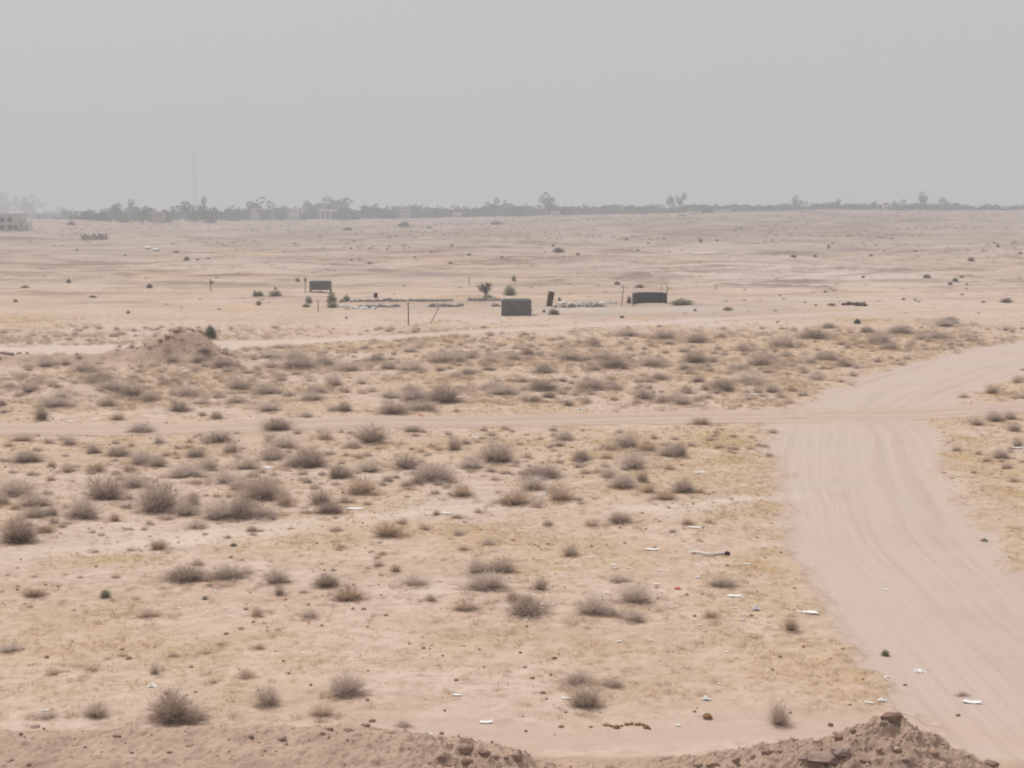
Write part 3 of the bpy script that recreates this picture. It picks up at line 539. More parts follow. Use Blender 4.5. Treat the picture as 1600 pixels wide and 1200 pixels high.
def blades(name, m, x, y, hh, ww, nb, lean, label, cat, spread=14):
    z = hgrid(x, y); n = len(x)
    a = rng.uniform(0, 2 * np.pi, (n, nb)); l_ = rng.uniform(0.2, 1, (n, nb)) * lean
    H = hh[:, None] * rng.uniform(0.5, 1.1, (n, nb)); sp_ = spread * ww[:, None] * rng.random((n, nb)); bx = x[:, None] + np.cos(a) * sp_; by = y[:, None] + np.sin(a) * sp_
    tx = bx + np.cos(a) * l_ * H; ty = by + np.sin(a) * l_ * H; q = rng.uniform(0, np.pi, (n, nb)); sx = np.cos(q) * ww[:, None]; sy = np.sin(q) * ww[:, None]
    z0 = np.repeat(z[:, None], nb, 1) - 0.01
    P = np.stack([np.stack([bx - sx, by - sy, z0], -1), np.stack([bx + sx, by + sy, z0], -1), np.stack([tx, ty, z0 + H * np.sqrt(np.maximum(1 - (l_ * .6) ** 2, .1))], -1)], 2).reshape(-1, 3)
    o = link(name, npmesh(name, P, np.arange(len(P)).reshape(-1, 3), [m])); tag(o, label, cat, None, 'stuff'); return o
dg = lambda x, y: np.clip(0.16 + samp(straw, x, y) * 1.0, 0, 1) * np.clip((fbm(x * 0.9, y * 0.9, 301, 3) - 0.30) * 3, 0.05, 1)
x1, y1 = scatter(120000, 27.5, 66, dg); x2, y2 = scatter(110000, 66, 135, dg)
xa = np.concatenate([x1, x2]); ya = np.concatenate([y1, y2]); hh = rng.uniform(0.03, 0.085, len(xa)) * np.where(ya > 66, 1.5, 1)
blades('dry_grass', M_straw, xa, ya, hh, hh * 0.085, 11, 1.1, 'short straw coloured dry grass in patches over the sand', 'grass')
belt = lambda x, y: sst(73, 77, y) * (1 - sst(112, 128, y)) * np.clip((fbm(x * 0.25, y * 0.25, 311, 3) - 0.30) * 3.2, 0.05, 1) * 0.8
nearf = lambda x, y: np.clip((fbm(x * 0.35, y * 0.35, 313, 3) - 0.42) * 4, 0.02, 1) * 0.25
farf = lambda x, y: np.clip((fbm(x * 0.04, y * 0.05, 317, 4) - 0.42) * 4, 0.03, 1) * (0.25 + 0.75 * sst(250, 420, y))
parts = [(scatter(9000, 28, 70, nearf), 0.05, 0.17), (scatter(15000, 72, 132, belt), 0.10, 0.40), (scatter(3000, 130, 300, farf), 0.10, 0.28), (scatter(12000, 300, 950, farf), 0.2, 0.6)]
xs = np.concatenate([p[0][0] for p in parts]); yy = np.concatenate([p[0][1] for p in parts]); hs_ = np.concatenate([rng.uniform(a, b, len(p[0])) for p, a, b in parts])
far_k = yy > 140; fx_, fy_, fh_ = xs[far_k], yy[far_k], hs_[far_k]; xs, yy, hs_ = xs[~far_k], yy[~far_k], hs_[~far_k]
blades('far_scrub', M_dark, fx_, fy_, fh_, fh_ * 0.09, 24, 1.3, 'tiny dark tufts dotted over the far plain', 'scrub', 10)
ex = [[], [], []]                # offshoots and seedlings around every shrub, so that neighbours run together
for (px, py, wpx, hpx, kd) in ALL:
    if wpx < 9 or kd in ('green', 'sage') or py < 500: continue
    p = at(px, py); w_ = wpx * p.y / F
    for _ in range(int(4 + min(w_ * 7, 12))):
        a = random.uniform(0, 6.28); r0 = w_ * random.uniform(.25, 1.25); ex[0].append(p.x + math.cos(a) * r0 * 1.3); ex[1].append(p.y + .2 * w_ + math.sin(a) * r0 * 1.4); ex[2].append(random.uniform(.12, .36) * (0.3 + .5 * w_))
ex = [np.array(e) for e in ex]; kk = offroad(ex[0], ex[1]) < .3
xs = np.concatenate([xs, ex[0][kk]]); yy = np.concatenate([yy, ex[1][kk]]); hs_ = np.concatenate([hs_, ex[2][kk]])
leafy(M_tuft, .35); leafy(M_straw, .35)
blades('low_scrub', M_tuft, xs, yy, hs_, np.maximum(hs_ * 0.028, .003), 46, 1.35, 'small dry tufts scattered between the shrubs', 'scrub', 26)
# ------------------------------------------------------------------ stones and clods
M_clod = mat('dug_clod', (0.32, 0.215, 0.17), 0.95, col2=(0.24, 0.16, 0.125), scale=2, rnd=0.12, bump=0.6, spec=0.05)
M_clodp = mat('pale_clod', (0.46, 0.315, 0.23), 0.95, col2=(0.34, 0.222, 0.158), scale=2, rnd=0.12, bump=0.6, spec=0.05)
M_orange = mat('orange_clod', (0.34, 0.20, 0.11), 0.95, col2=(0.22, 0.12, 0.06), scale=3, bump=0.5, spec=0.05)
rocks = [ico(2, s, 0.42, (1, .85, .7), 1.6) for s in range(5)]
for r0 in rocks: r0.materials.append(M_clod)
rocksp = [r.copy() for r in rocks]
for r0 in rocksp: r0.materials.clear(); r0.materials.append(M_clodp)
rco = [r.copy() for r in rocks[:2]]
for r0 in rco: r0.materials.clear(); r0.materials.append(M_orange)
def crumbs(name, n, pick, s0, s1, m, label, pw=2.5):
    x, y = pick(n); z = hgrid(x, y); n = len(x); me0 = rocks[0]; base = ico(1, 3, 0.35, (1, .9, .65), 1.6)
    B = np.array([v.co[:] for v in base.vertices]); T = np.array([p.vertices[:] for p in base.polygons]); nb = len(B)
    s = s0 + (s1 - s0) * rng.random(n) ** pw; a = rng.uniform(0, 6.28, n); ca, sa = np.cos(a), np.sin(a); st = rng.uniform(.7, 1.4, n)
    P = np.empty((n, nb, 3)); bx = B[:, 0][None] * st[:, None]; by = B[:, 1][None]
    P[..., 0] = x[:, None] + s[:, None] * (bx * ca[:, None] - by * sa[:, None]); P[..., 1] = y[:, None] + s[:, None] * (bx * sa[:, None] + by * ca[:, None])
    P[..., 2] = z[:, None] + s[:, None] * (B[:, 2][None] + 0.25); Fc = (T[None] + np.arange(n)[:, None, None] * nb).reshape(-1, 3)
    o = link(name, npmesh(name, P.reshape(-1, 3), Fc, [m])); return tag(o, label, 'stones', None, 'stuff')
def pick_bank(n):
    x = rng.uniform(-11, 14, n); y = rng.uniform(21.5, 25.2, n)
    k = rng.random(n) < 0.18 + 0.82 * np.exp(-((x - 5.3) / 2.0) ** 2) + 0.6 * np.exp(-((x + 0.5) / 1.0) ** 2); return x[k], y[k]
crumbs('clods', 26000, pick_bank, 0.006, 0.034, M_clodp, 'small crumbled clods covering the foreground earth bank', 4)
def pick_field(n):
    y = np.sqrt(rng.uniform(28 ** 2, 120 ** 2, n)); x = rng.uniform(-.38, .38, n) * y; k = (offroad(x, y) < .4) & (rng.random(n) < np.clip((fbm(x * .3, y * .3, 331, 3) - .35) * 4, .1, 1)); return x[k], y[k]
crumbs('pebbles', 9000, pick_field, 0.012, 0.07, M_clodp, 'small stones strewn over the sand', 3)
def pick_mound(n):
    x = M1[0] + rng.normal(0, 2.6, n); y = M1[1] + rng.normal(-1, 2.0, n); return x, y
crumbs('rubble', 420, pick_mound, 0.02, 0.09, M_clodp, 'broken clods over the earth heap on the left')
citems = []
def add_clod(px, py, w_, h_, near=True, pool=None, phrase='dark brown clod', k=[0]):
    p = near_at(px, py) if near else at(px, py); s = F / (p.y * CT + (CAM_H - p.z) * ST); pool = pool or rocks
    sx, sz = w_ / s / 2, h_ / s / 2; me = pool[k[0] % len(pool)]; k[0] += 1
    o = link('earth_clod', me, None, (p.x, p.y + .3 * sx, p.z + sz * 0.55), (random.uniform(-.2, .2), random.uniform(-.2, .2), random.choice((0, 3.14)) + random.uniform(-.3, .3)), (sx, sx * .9, sz * 1.3))
    tag(o, 'x', 'clod', 'clods of dug earth'); citems.append((o, px, py, phrase)); return o
mound_list = [(980,978,80,52,0),(1010,962,60,40,0),(955,990,40,30,0),(690,1165,170,66,0),(760,1140,100,60,0),(410,1128,52,34,0),(345,1148,26,36,1),(270,1160,36,28,0),(1450,1182,74,38,0),(810,1028,30,24,0),(745,1055,50,24,0),(160,1178,64,30,1),(735,1035,44,20,1),(580,1165,60,28,0),(1100,1052,40,20,0),(930,1105,36,20,1),(870,1160,60,18,0),(1180,1130,50,22,1),(1010,1110,50,24,1),(1230,1080,30,16,1),(90,1180,46,20,0),(470,1120,34,22,1),(640,1078,30,18,1),(1340,1140,40,20,1),(1050,1160,50,24,0)]
for (x, y, a, b, pl) in mound_list: add_clod(1060 + x / 2.963, 800 + y / 2.963, a / 2.963, b / 2.963, True, rocksp if pl else rocks, 'pale brown clod on the pointed mound' if pl else 'dark clod on the pointed mound')
for (x, y, a, b) in [(120,1010,50,18),(40,1035,44,16),(55,1030,20,14),(680,1150,60,36),(590,1130,80,50),(830,1170,56,44),(480,1170,46,36),(600,1190,60,36),(730,1160,30,24),(780,1165,30,20)]: add_clod(530 + x / 3, 800 + y / 3, a / 3, b / 3, True, None, 'dark reddish clod')
for (x, y, a, b) in [(55,1168,30,10),(97,1050,20,14),(545,1058,40,16),(617,1135,20,14),(1175,1066,36,18),(1312,1070,60,18),(1512,1052,30,14),(1545,1025,36,18),(890,1104,44,12),(205,1020,14,12),(160,1015,50,8),(135,1195,24,16),(795,1134,30,12),(400,1110,18,10),(1210,1085,22,10)]: add_clod(x / 3, 800 + y / 3, a / 3, b / 3, True, None, 'small reddish clod')
for i, c_ in enumerate(citems): c_[0]['label'] = ''
for (x, y, a, b) in [(480,1042,30,16),(1250,1003,50,12),(1300,1015,50,24),(1350,1000,44,16),(1400,1000,50,16),(1440,1015,46,26),(1275,1008,26,16),(1325,1006,24,12),(1372,998,22,18),(1425,1004,24,20),(1455,1020,20,14),(1180,1010,30,10),(1040,1010,40,12),(875,1030,26,12),(1010,1046,12,8)]: add_clod(530 + x / 3, 800 + y / 3, a / 4.5, b / 3.2, False, rco, 'crumbly orange brown clod')
for (x, y, a, b) in [(135,958,46,36),(705,992,24,20),(1297,946,22,16),(1050,805,18,12)]: add_clod(1060 + x / 2.963, 800 + y / 2.963, a / 2.963, b / 2.963, False, rco, 'orange brown lump')
for (px, py, a, b) in [(186,543,8,4),(10,554,22,6),(30,553,8,4),(42,553,6,4),(120,555,6,4),(251,534,8,6),(262,528,10,6),(275,519,12,6),(300,517,8,5),(318,522,6,5)]: add_clod(px, py, a, b, False, None, 'brown clod')
# clods: rows on the bank get their own phrase
g = {}
for it in citems:
    o, px, py, ph = it
    place = ('on the pointed foreground mound' if px > 1070 and py > 1110 else 'on the foreground bank') if py > 1120 and not ph.startswith(('orange', 'crumbly')) else ('by the open sand near the mound' if py > 900 else 'along the low berm and heap, left')
    ph = ph.replace(' on the pointed mound', ''); col = COLS[int(min(max(px // 200, 0), 7))]
    g.setdefault((place, ph, col), []).append((px, o))
for (place, ph, col), L in g.items():
    L.sort(key=lambda t: t[0])
    for k, (px, o) in enumerate(L): o['label'] = f"{'lone' if len(L) == 1 else ORD[k]} {ph} {place}" + ('' if place.endswith('left') else f", {col}")

# ------------------------------------------------------------------ litter
M_white = mat('white_plastic', (0.85, 0.84, 0.82), 0.6, col2=(0.62, 0.59, 0.55), scale=9, rnd=0.08, spec=0.4)
M_slab = mat('pale_scrap', (0.66, 0.63, 0.58), 0.8, var=.15, rnd=0.08)
M_red = mat('red_plastic', (0.62, 0.08, 0.06), 0.5, var=.2); M_yellow = mat('yellow_plastic', (0.72, 0.45, 0.08), 0.5, var=.2)
M_black = mat('black_rubber', (0.03, 0.028, 0.028), 0.7, var=.2)
def scrap_mesh(seed, kind):
    gg = np.random.default_rng(seed); n = 9; u, v = np.meshgrid(np.linspace(-.5, .5, n), np.linspace(-.5, .5, n))
    nz = fbm(u * 5 + seed, v * 5, seed, 3) - .3
    if kind == 'bag': z = nz * 1.6 * np.clip(1.25 - (u * 2) ** 2 - (v * 2) ** 2, 0.05, 2); x = u * (1 - .3 * nz) + .06 * np.sin(v * 9); y = v * (1 + .3 * np.cos(u * 7))
    else: z = .14 + (nz - .2) * .4; x = u + .08 * np.sin(v * 6 + seed); y = v + .1 * np.sin(u * 5 + seed)
    P = np.stack([x, y, z], -1).reshape(-1, 3); i = np.arange(n * n).reshape(n, n)
    Fc = np.stack([i[:-1, :-1], i[:-1, 1:], i[1:, 1:], i[1:, :-1]], -1).reshape(-1, 4); me = npmesh('scrap', P, Fc, [M_white]); return me
BAGS = [scrap_mesh(s, 'bag') for s in (1, 2, 3)]; FLAT = [scrap_mesh(s, 'flat') for s in (4, 5, 6)]
def remat(me, m): q = me.copy(); q.materials.clear(); q.materials.append(m); return q
REDM, YELM, SLABM = remat(BAGS[0], M_red), remat(BAGS[1], M_yellow), remat(FLAT[0], M_slab)
litems = []
def add_litter(px, py, w_, h_, me=None, ph=None, k=[0]):
    p = at(px, py); s = F / (p.y * CT + (CAM_H - p.z) * ST); ww = 1.0 * w_ / s; tall = h_ > 0.45 * w_ and h_ > 4
    pool = BAGS if tall else FLAT; me = me or pool[k[0] % 3]; k[0] += 1
    dep = max(ww * .5, .06); hh_ = max((h_ / s) * (0.8 if tall else .35), 0.02)
    nm = 'plastic_bag' if tall else 'litter_scrap'
    o = link(nm, me, None, (p.x, p.y + dep * .3, p.z + .015), (0, 0, random.uniform(-.25, .25)), (ww, dep, hh_ if tall else hh_ * 2))
    ph = ph or ('crumpled white plastic bag' if tall and w_ > 10 else 'white crumpled scrap' if tall else 'flat white scrap'); tag(o, 'x', 'plastic bag' if 'bag' in ph else 'litter', 'litter blown over the sand'); litems.append((o, px, py, ph)); return o
LT = {T_C2: [(90,307,30,20),(262,392,62,14),(360,456,44,44),(600,468,92,18),(295,502,25,12),(960,362,30,7),(1120,745,62,34),(970,768,30,14),(945,878,46,24),(885,887,40,8),(1365,886,80,18),(130,872,46,30),(6,992,14,14),(370,82,20,10),(320,244,34,14),(100,526,20,10)],
 T_A: [(1290,508,12,10),(310,902,32,13),(1160,952,15,13),(45,1042,18,15),(325,478,40,10),(1255,697,50,24),(1270,757,20,14),(1450,893,36,10)],
 T_A2: [(1012,376,28,22),(715,822,50,26),(1095,324,20,16),(1205,487,13,12),(945,994,30,12),(210,933,30,12),(1420,662,16,10)],
 T_B: [(605,656,32,14),(1130,664,42,20),(1535,656,28,16),(75,888,72,14),(925,752,40,22),(965,822,36,30),(500,907,50,8),(1275,932,18,12),(740,1078,18,12),(1470,1080,60,22),(1285,1150,30,12),(1335,692,28,24),(125,442,15,12),(655,553,60,14),(250,607,24,14),(1130,420,30,18),(985,118,26,12),(885,888,14,12)],
 T_B2: [(690,990,60,16),(428,1046,26,14),(1068,878,50,12),(552,862,40,10),(1485,340,30,10),(1510,375,24,9),(675,373,15,12),(600,408,15,12),(945,435,40,6),(1000,437,25,5),(1290,418,15,12),(65,667,15,10),(1585,1003,14,12),(645,454,20,14)],
 T_C: [(25,551,20,9),(100,708,50,12),(1300,723,20,14),(1325,824,20,14),(1572,594,52,12),(1315,470,20,8),(80,963,60,12),(350,345,90,9),(430,362,40,7)]}
for tl, L in LT.items():
    for q in L: add_litter(tl[0] + q[0] / tl[2], tl[1] + q[1] / tl[2], q[2] / tl[2], q[3] / tl[2])
add_litter(1059, 921, 12, 6, REDM, 'small bright red scrap'); add_litter(530 + 770 / 3, 500 + 871 / 3, 11, 4, YELM, 'small yellow orange scrap'); add_litter(530 + 380 / 3, 500 + 447 / 3, 7, 4, REDM, 'small reddish scrap')
rl = random.Random(8)
for _ in range(46):
    if _ < 26: q = (rl.gauss(1090, 90), rl.gauss(930, 55))
    else: q = (rl.uniform(200, 1060), rl.uniform(680, 960))
    add_litter(q[0], min(q[1], 1090), rl.uniform(4, 8), rl.uniform(3, 4), None, 'tiny white litter scrap')
for q in [(540,478,16,7),(566,481,30,7),(577,463,13,5),(641,477,8,3),(1026,492,5,4),(699,462,6,5),(1315,474,10,3)]: add_litter(*q, SLABM, 'pale whitish scrap')
# two white lumps far off
for (px, py, a, b, lb) in [(231,389,10,6,'left of two bright white boulders on the far left plain'), (244,392,12,6,'right of two bright white boulders on the far left plain')]:
    p = at(px, py); s = F / p.y; me = ico(2, px, .25, (1, .8, .8)); me.materials.append(M_white); o = link('white_boulder', me, None, (p.x, p.y, p.z + .25 * b / s), (0, 0, 0), (a / s / 2, a / s / 2, b / s / 1.8)); tag(o, lb, 'boulder', 'white boulders')
# bent white strip with dark end
p = at(1108, 867); r = empty('bent_pipe', p); tag(r, 'long bent white pipe with a dark end, lying left of the wide road', 'pipe')
sp = lambda x, y: (x, y, .05)
MB().tube([sp(-.50, .15), sp(-.30, .12), sp(-.12, -.06), sp(.08, -.12), sp(.25, -.03), sp(.45, -.03)], .035, 8).obj('tube', M_white, r, smooth=True)
MB().tube([sp(.44, -.03), sp(.5, -.04), sp(.56, -.08)], [.045, .075, .06], 8).obj('dark_end', M_black, r, smooth=True)
p = at(475, 794); r = empty('bent_stick', p); tag(r, 'pale forked stick lying beside shrubs left of centre', 'stick')
MB().tube([(-.12, .12, .03), (0, 0, .05), (.18, -.12, .03)], .022, 6).tube([(0, 0, .05), (.14, .1, .1)], [.02, .01], 6).obj('branch', M_slab, r, smooth=True)
relabel(litems)

# ------------------------------------------------------------------ tanks, posts and ruins on the middle flat
M_tank = mat('weathered_grey_steel', (0.115, 0.115, 0.118), 0.6, col2=(0.15, 0.145, 0.14), scale=1.5, spec=0.3)
M_teal = mat('dark_teal_steel', (0.035, 0.048, 0.052), 0.6, col2=(0.07, 0.075, 0.075), scale=1.2, spec=0.3)
M_rim = mat('pale_concrete_rim', (0.36, 0.35, 0.34), 0.8, var=.2)
M_rust = mat('rust', (0.12, 0.055, 0.035), 0.85, col2=(0.05, 0.03, 0.025), scale=4, bump=.3)
M_post = mat('weathered_post', (0.16, 0.125, 0.09), 0.9, var=.3)
M_ruin = mat('ruined_concrete', (0.33, 0.29, 0.26), 0.9, col2=(0.19, 0.165, 0.15), scale=1.5, bump=.4)
def tank(px, py, wpx, hpx, depth, label, m, legs, rz=0.0, lift=0.0, ribs=6):
    p = at(px, py); s = F / (p.y * CT + (CAM_H - p.z) * ST); W, H = wpx / s, hpx / s; t = .07; D = depth
    r = empty('steel_tank', (p.x, p.y + D / 2, hz(p.x, p.y + D / 2) - .03), rz); tag(r, label, 'tank', 'grey tanks on the flat')
    b = MB(); b.box((0, -D / 2 + t / 2, lift + H / 2), (W, t, H)); b.box((0, D / 2 - t / 2, lift + H / 2), (W, t, H))
    b.box((-W / 2 + t / 2, 0, lift + H / 2), (t, D - 2 * t, H)); b.box((W / 2 - t / 2, 0, lift + H / 2), (t, D - 2 * t, H)); b.box((0, 0, lift + .05), (W - 2 * t, D - 2 * t, .1)); b.obj('shell', m, r, bevel=.012)
    q = MB(); q.box((0, -D / 2 + .05, lift + H + .025), (W + .06, .16, .05)); q.box((0, D / 2 - .05, lift + H + .025), (W + .06, .16, .05))
    for sx in (-1, 1): q.box((sx * (W / 2 - .05), 0, lift + H + .022), (.16, D - .28, .044))
    q.obj('rim', M_rim, r, bevel=.01)
    q = MB()
    for k in range(ribs + 1): q.box((-W / 2 + .03 + k * (W - .06) / ribs, -D / 2 - .022, lift + H / 2), (.05, .045, H - .02))
    q.obj('rib', m, r)
    for (lx, ly, lh) in legs: MB().box((lx * W / 2, ly * D / 2, lift / 2 + lh / 2), (.12, .12, max(lift + .06, .1) + lh), taper=.8).obj('leg', M_rust, r)
    return r, W, H, D
tank(500, 457, 33, 13.5, 1.3, 'grey steel tank raised on short legs, leftmost and farthest of three', M_tank, [(-.97, -.9, 0), (0, -.9, 0), (.97, -.9, 0), (-.97, .9, 0), (.97, .9, 0)], .03, .28)
rt, W, H, D = tank(807, 493, 47, 24, 1.7, 'plain grey steel tank with pale rim, middle of the three', M_tank, [(.98, -1.08, 0)], -.02, .04)
p = at(1016, 475); sc_ = F / p.y; Rr = 54 / sc_ / 2; Hh = 17 / sc_; r = empty('broken_tank', (p.x, p.y + 1.2, hz(p.x, p.y + 1.2) - .05), .12)
tag(r, 'dark curved open tank wall with a bent pipe at its right end', 'tank', 'grey tanks on the flat')
def arc_wall(r0, r1, z0, z1, a0, a1, n=26, sy=.75):
    b = MB()
    for i in range(n + 1):
        a = a0 + (a1 - a0) * i / n
        for rr in (r0, r1):
            for z in (z0, z1): b.v.append((rr * math.cos(a), rr * math.sin(a) * sy, z))
    for i in range(n):
        k = i * 4; b.f += [(k, k + 4, k + 5, k + 1), (k + 2, k + 3, k + 7, k + 6), (k + 1, k + 5, k + 7, k + 3), (k, k + 2, k + 6, k + 4)]
    b.f += [(0, 1, 3, 2), (n * 4, n * 4 + 2, n * 4 + 3, n * 4 + 1)]; return b
arc_wall(Rr - .09, Rr, 0, Hh, R(-25), R(215)).obj('shell', M_teal, r); arc_wall(Rr - .12, Rr + .05, Hh, Hh + .05, R(-25), R(215)).obj('rim', M_rim, r)
for k in range(9): a = R(-15 + 27 * k); MB().box(((Rr - .11) * math.cos(a), (Rr - .11) * math.sin(a) * .75, Hh / 2), (.05, .05, Hh - .02)).obj('rib', M_teal, r)
ex_, ey_ = Rr * math.cos(R(-25)), Rr * math.sin(R(-25)) * .75
MB().tube([(ex_ + .08, ey_, -.05), (ex_ + .08, ey_, 1.1), (ex_ + .2, ey_, 1.5), (ex_ + .1, ey_, 1.95), (ex_ - .25, ey_, 2.1), (ex_ - .42, ey_, 1.9), (ex_ - .42, ey_, 1.3)], [.07, .07, .04, .022, .02, .02, .02], 7).obj('pipe', M_rust, r, smooth=True)
p = at(858, 478); r = empty('rusty_drum', p); tag(r, 'rust brown leaning drum standing between the middle and right tanks', 'drum'); r.rotation_euler = (0, .17, 0)
pts = [(.0, 0, -.05), (0, 0, .45), (0, 0, .46), (0, 0, .52), (0, 0, .53), (0, 0, .95), (0, 0, .96), (0, 0, 1.02), (0, 0, 1.03), (0, 0, 1.4)]
MB().tube(pts, [.30, .30, .325, .325, .30, .30, .325, .325, .30, .30], 16).obj('body', M_rust, r)
MB().tube([(.0, 0, 1.405), (0, 0, 1.42)], [.27, .27], 16).obj('lid', M_black, r)
pitems = []
def post(pa, pb, label, rad=.05, arm=False):
    p = at(*pa); s = F / p.y; top = Vector(((pb[0] - pa[0]) / s, 0, (pa[1] - pb[1]) / s)); o = empty('fence_post', p); tag(o, label, 'post', 'old posts on the flat')
    MB().tube([(0, 0, -.1), tuple(top * .5 + Vector((.02, 0, 0))), tuple(top)], [rad, rad * .95, rad * .85], 7).obj('shaft', M_post, o)
    if arm: MB().tube([(top.x - .45, 0, top.z - .35), (top.x - .1, .02, top.z - .15), (top.x + .5, 0, top.z - .3)], [.02, .03, .02], 6).obj('crossbar', M_post, o)
    else: MB().tube([tuple(top - Vector((.07, 0, 0))), tuple(top + Vector((.07, 0, .01)))], .05, 6).obj('cap', M_post, o)
post((638, 508), (638, 474), 'tall upright wooden post in front of the tanks, left of middle tank', .055)
post((672, 506), (685, 482), 'thin post leaning right, beside the tall upright post', .035)
post((971, 478), (974, 446), 'post with crossbar left of the dark teal tank', .045, True)
post((733, 446), (733, 433), 'short thin post behind the bare dark tree', .05)
post((497, 487), (497, 470), 'thin grey post in front of the raised tank', .04)
post((329, 455), (329, 437), 'thin isolated post on the left flat', .05)
post((477, 457), (477, 440), 'thin tan post just left of the raised tank', .05)
def rubble(pa, pb, n, s0, s1, m, label, name='rubble_wall', cat='wall'):
    A, B = at(*pa), at(*pb); b = MB()
    for i in range(n):
        t = i / (n - 1) + random.uniform(-.01, .01)
        if fbm(np.array([t * 9 + A.x]), np.array([A.y]), 5, 2)[0] < .42: continue
        x = A.x + (B.x - A.x) * t + random.gauss(0, .25); y = A.y + (B.y - A.y) * t + random.gauss(0, .25); sz = random.uniform(s0, s1)
        b.box((x, y, hz(x, y) + sz * .15), (sz * 1.9, sz * 1.3, sz), (random.uniform(-.4, .4), random.uniform(-.4, .4), random.uniform(0, 3)), .8, sz * .12)
    o = b.obj(name, m); return tag(o, label, cat)
rubble((535, 472), (785, 470), 150, .08, .36, M_ruin, 'broken grey low wall running right towards the middle tank, rear line')
rubble((560, 481), (785, 479), 150, .08, .34, M_ruin, 'broken low wall running right towards the middle tank, front line')
rubble((528, 480), (592, 483), 90, .08, .30, M_slab, 'bright white heap of broken slabs behind the low walls, by green shrubs', 'white_rubble', 'rubble')
rubble((880, 476), (965, 474), 90, .08, .34, M_slab, 'pale rubble heap between the rusty drum and dark tank', 'white_rubble', 'rubble')
rubble((868, 480), (960, 479), 70, .08, .40, M_ruin, 'scattered grey rubble between rusty drum and teal tank', 'rubble_heap', 'rubble')
rubble((1320, 477), (1352, 478), 60, .08, .42, M_rust, 'rusty brown debris heap on the flat at right', 'debris_heap', 'debris')
p = at(587, 465); MB().tube([(-.2, 0, .25), (.2, 0, .25)], .28, 12).obj('tyre', M_black, None, bevel=.03, loc=p); tag(bpy.context.scene.objects['tyre'], 'small black tyre lying behind the broken low walls', 'tyre')
# ruin far left, dark mounds near the horizon
p = at(147, 374); s = F / p.y; r = empty('ruined_hut', p); tag(r, 'low ruined grey hut on the far left plain', 'ruin')
b = MB()
for k in range(9): b.box((-3 + k * .75, random.uniform(-.3, .3), .45 + .3 * math.sin(k * 1.9) ** 2), (.62, .4, .9 + .6 * math.sin(k * 1.9) ** 2), (0, random.uniform(-.15, .15), 0), .8, .06)
b.obj('wall', M_ruin, r); MB().box((2.2, .2, 1.35), (2.4, 1.6, .16), (0, .18, 0)).obj('roof_slab', M_ruin, r)
for (px, py, a, b_, lb) in [(631,354,18,7,'dark hump shaped mound far off left of centre'),(671,357,10,3,'small low dark mound far off near centre'),(776,351,17,5,'low dark mound far off at centre'),(543,360,15,5,'faint grey mound far off below the white gateway'),(110,352,14,6,'brown mound at the left end of the horizon trees')]:
    p = at(px, py); s = F / p.y; me = ico(3, px, .35, (1, .7, 1), 2.5); me.materials.append(mat('mound_earth', (.17, .13, .11), var=.3)); o = link('spoil_mound', me, None, (p.x, p.y + 1, p.z), (0, 0, 0), (a / s / 2, a / s / 2.5, b_ / s)); tag(o, lb, 'mound', 'dark mounds on the far plain')
# bare dark tree on the flat
def branchy(name, p, Hh, Ww, m, label, seed):
    gg = random.Random(seed); r = empty(name, p); tag(r, label, 'tree'); b = MB()
    b.tube([(0, 0, -.1), (.05, 0, Hh * .35), (.12, .05, Hh * .7)], [.12, .09, .05], 6); b.obj('trunk', M_wood, r); b = MB()
    for k in range(46):
        a = gg.uniform(0, 6.28); z0 = gg.uniform(.15, .7) * Hh; z1 = min(z0 + gg.uniform(.1, .45) * Hh, Hh); rr = gg.uniform(.3, 1) * Ww / 2
        q = Vector((math.cos(a) * rr, math.sin(a) * rr, z1)); b.tube([(.05, 0, z0), tuple(q * .6 + Vector((0, 0, .25 * z0))), tuple(q)], [.04, .03, .012], 4, False)
        for j in range(5):
            e = q + Vector((gg.uniform(-.35, .35), gg.uniform(-.35, .35), gg.uniform(-.15, .25))); b.tube([tuple(q * .8), tuple(e)], [.022, .01], 3, False)
    b.obj('crown', M_wood, r); return r
branchy('bare_tree', at(758, 464), 1.5, 1.6, M_wood, 'bare dark bushy tree behind the middle tank', 3)

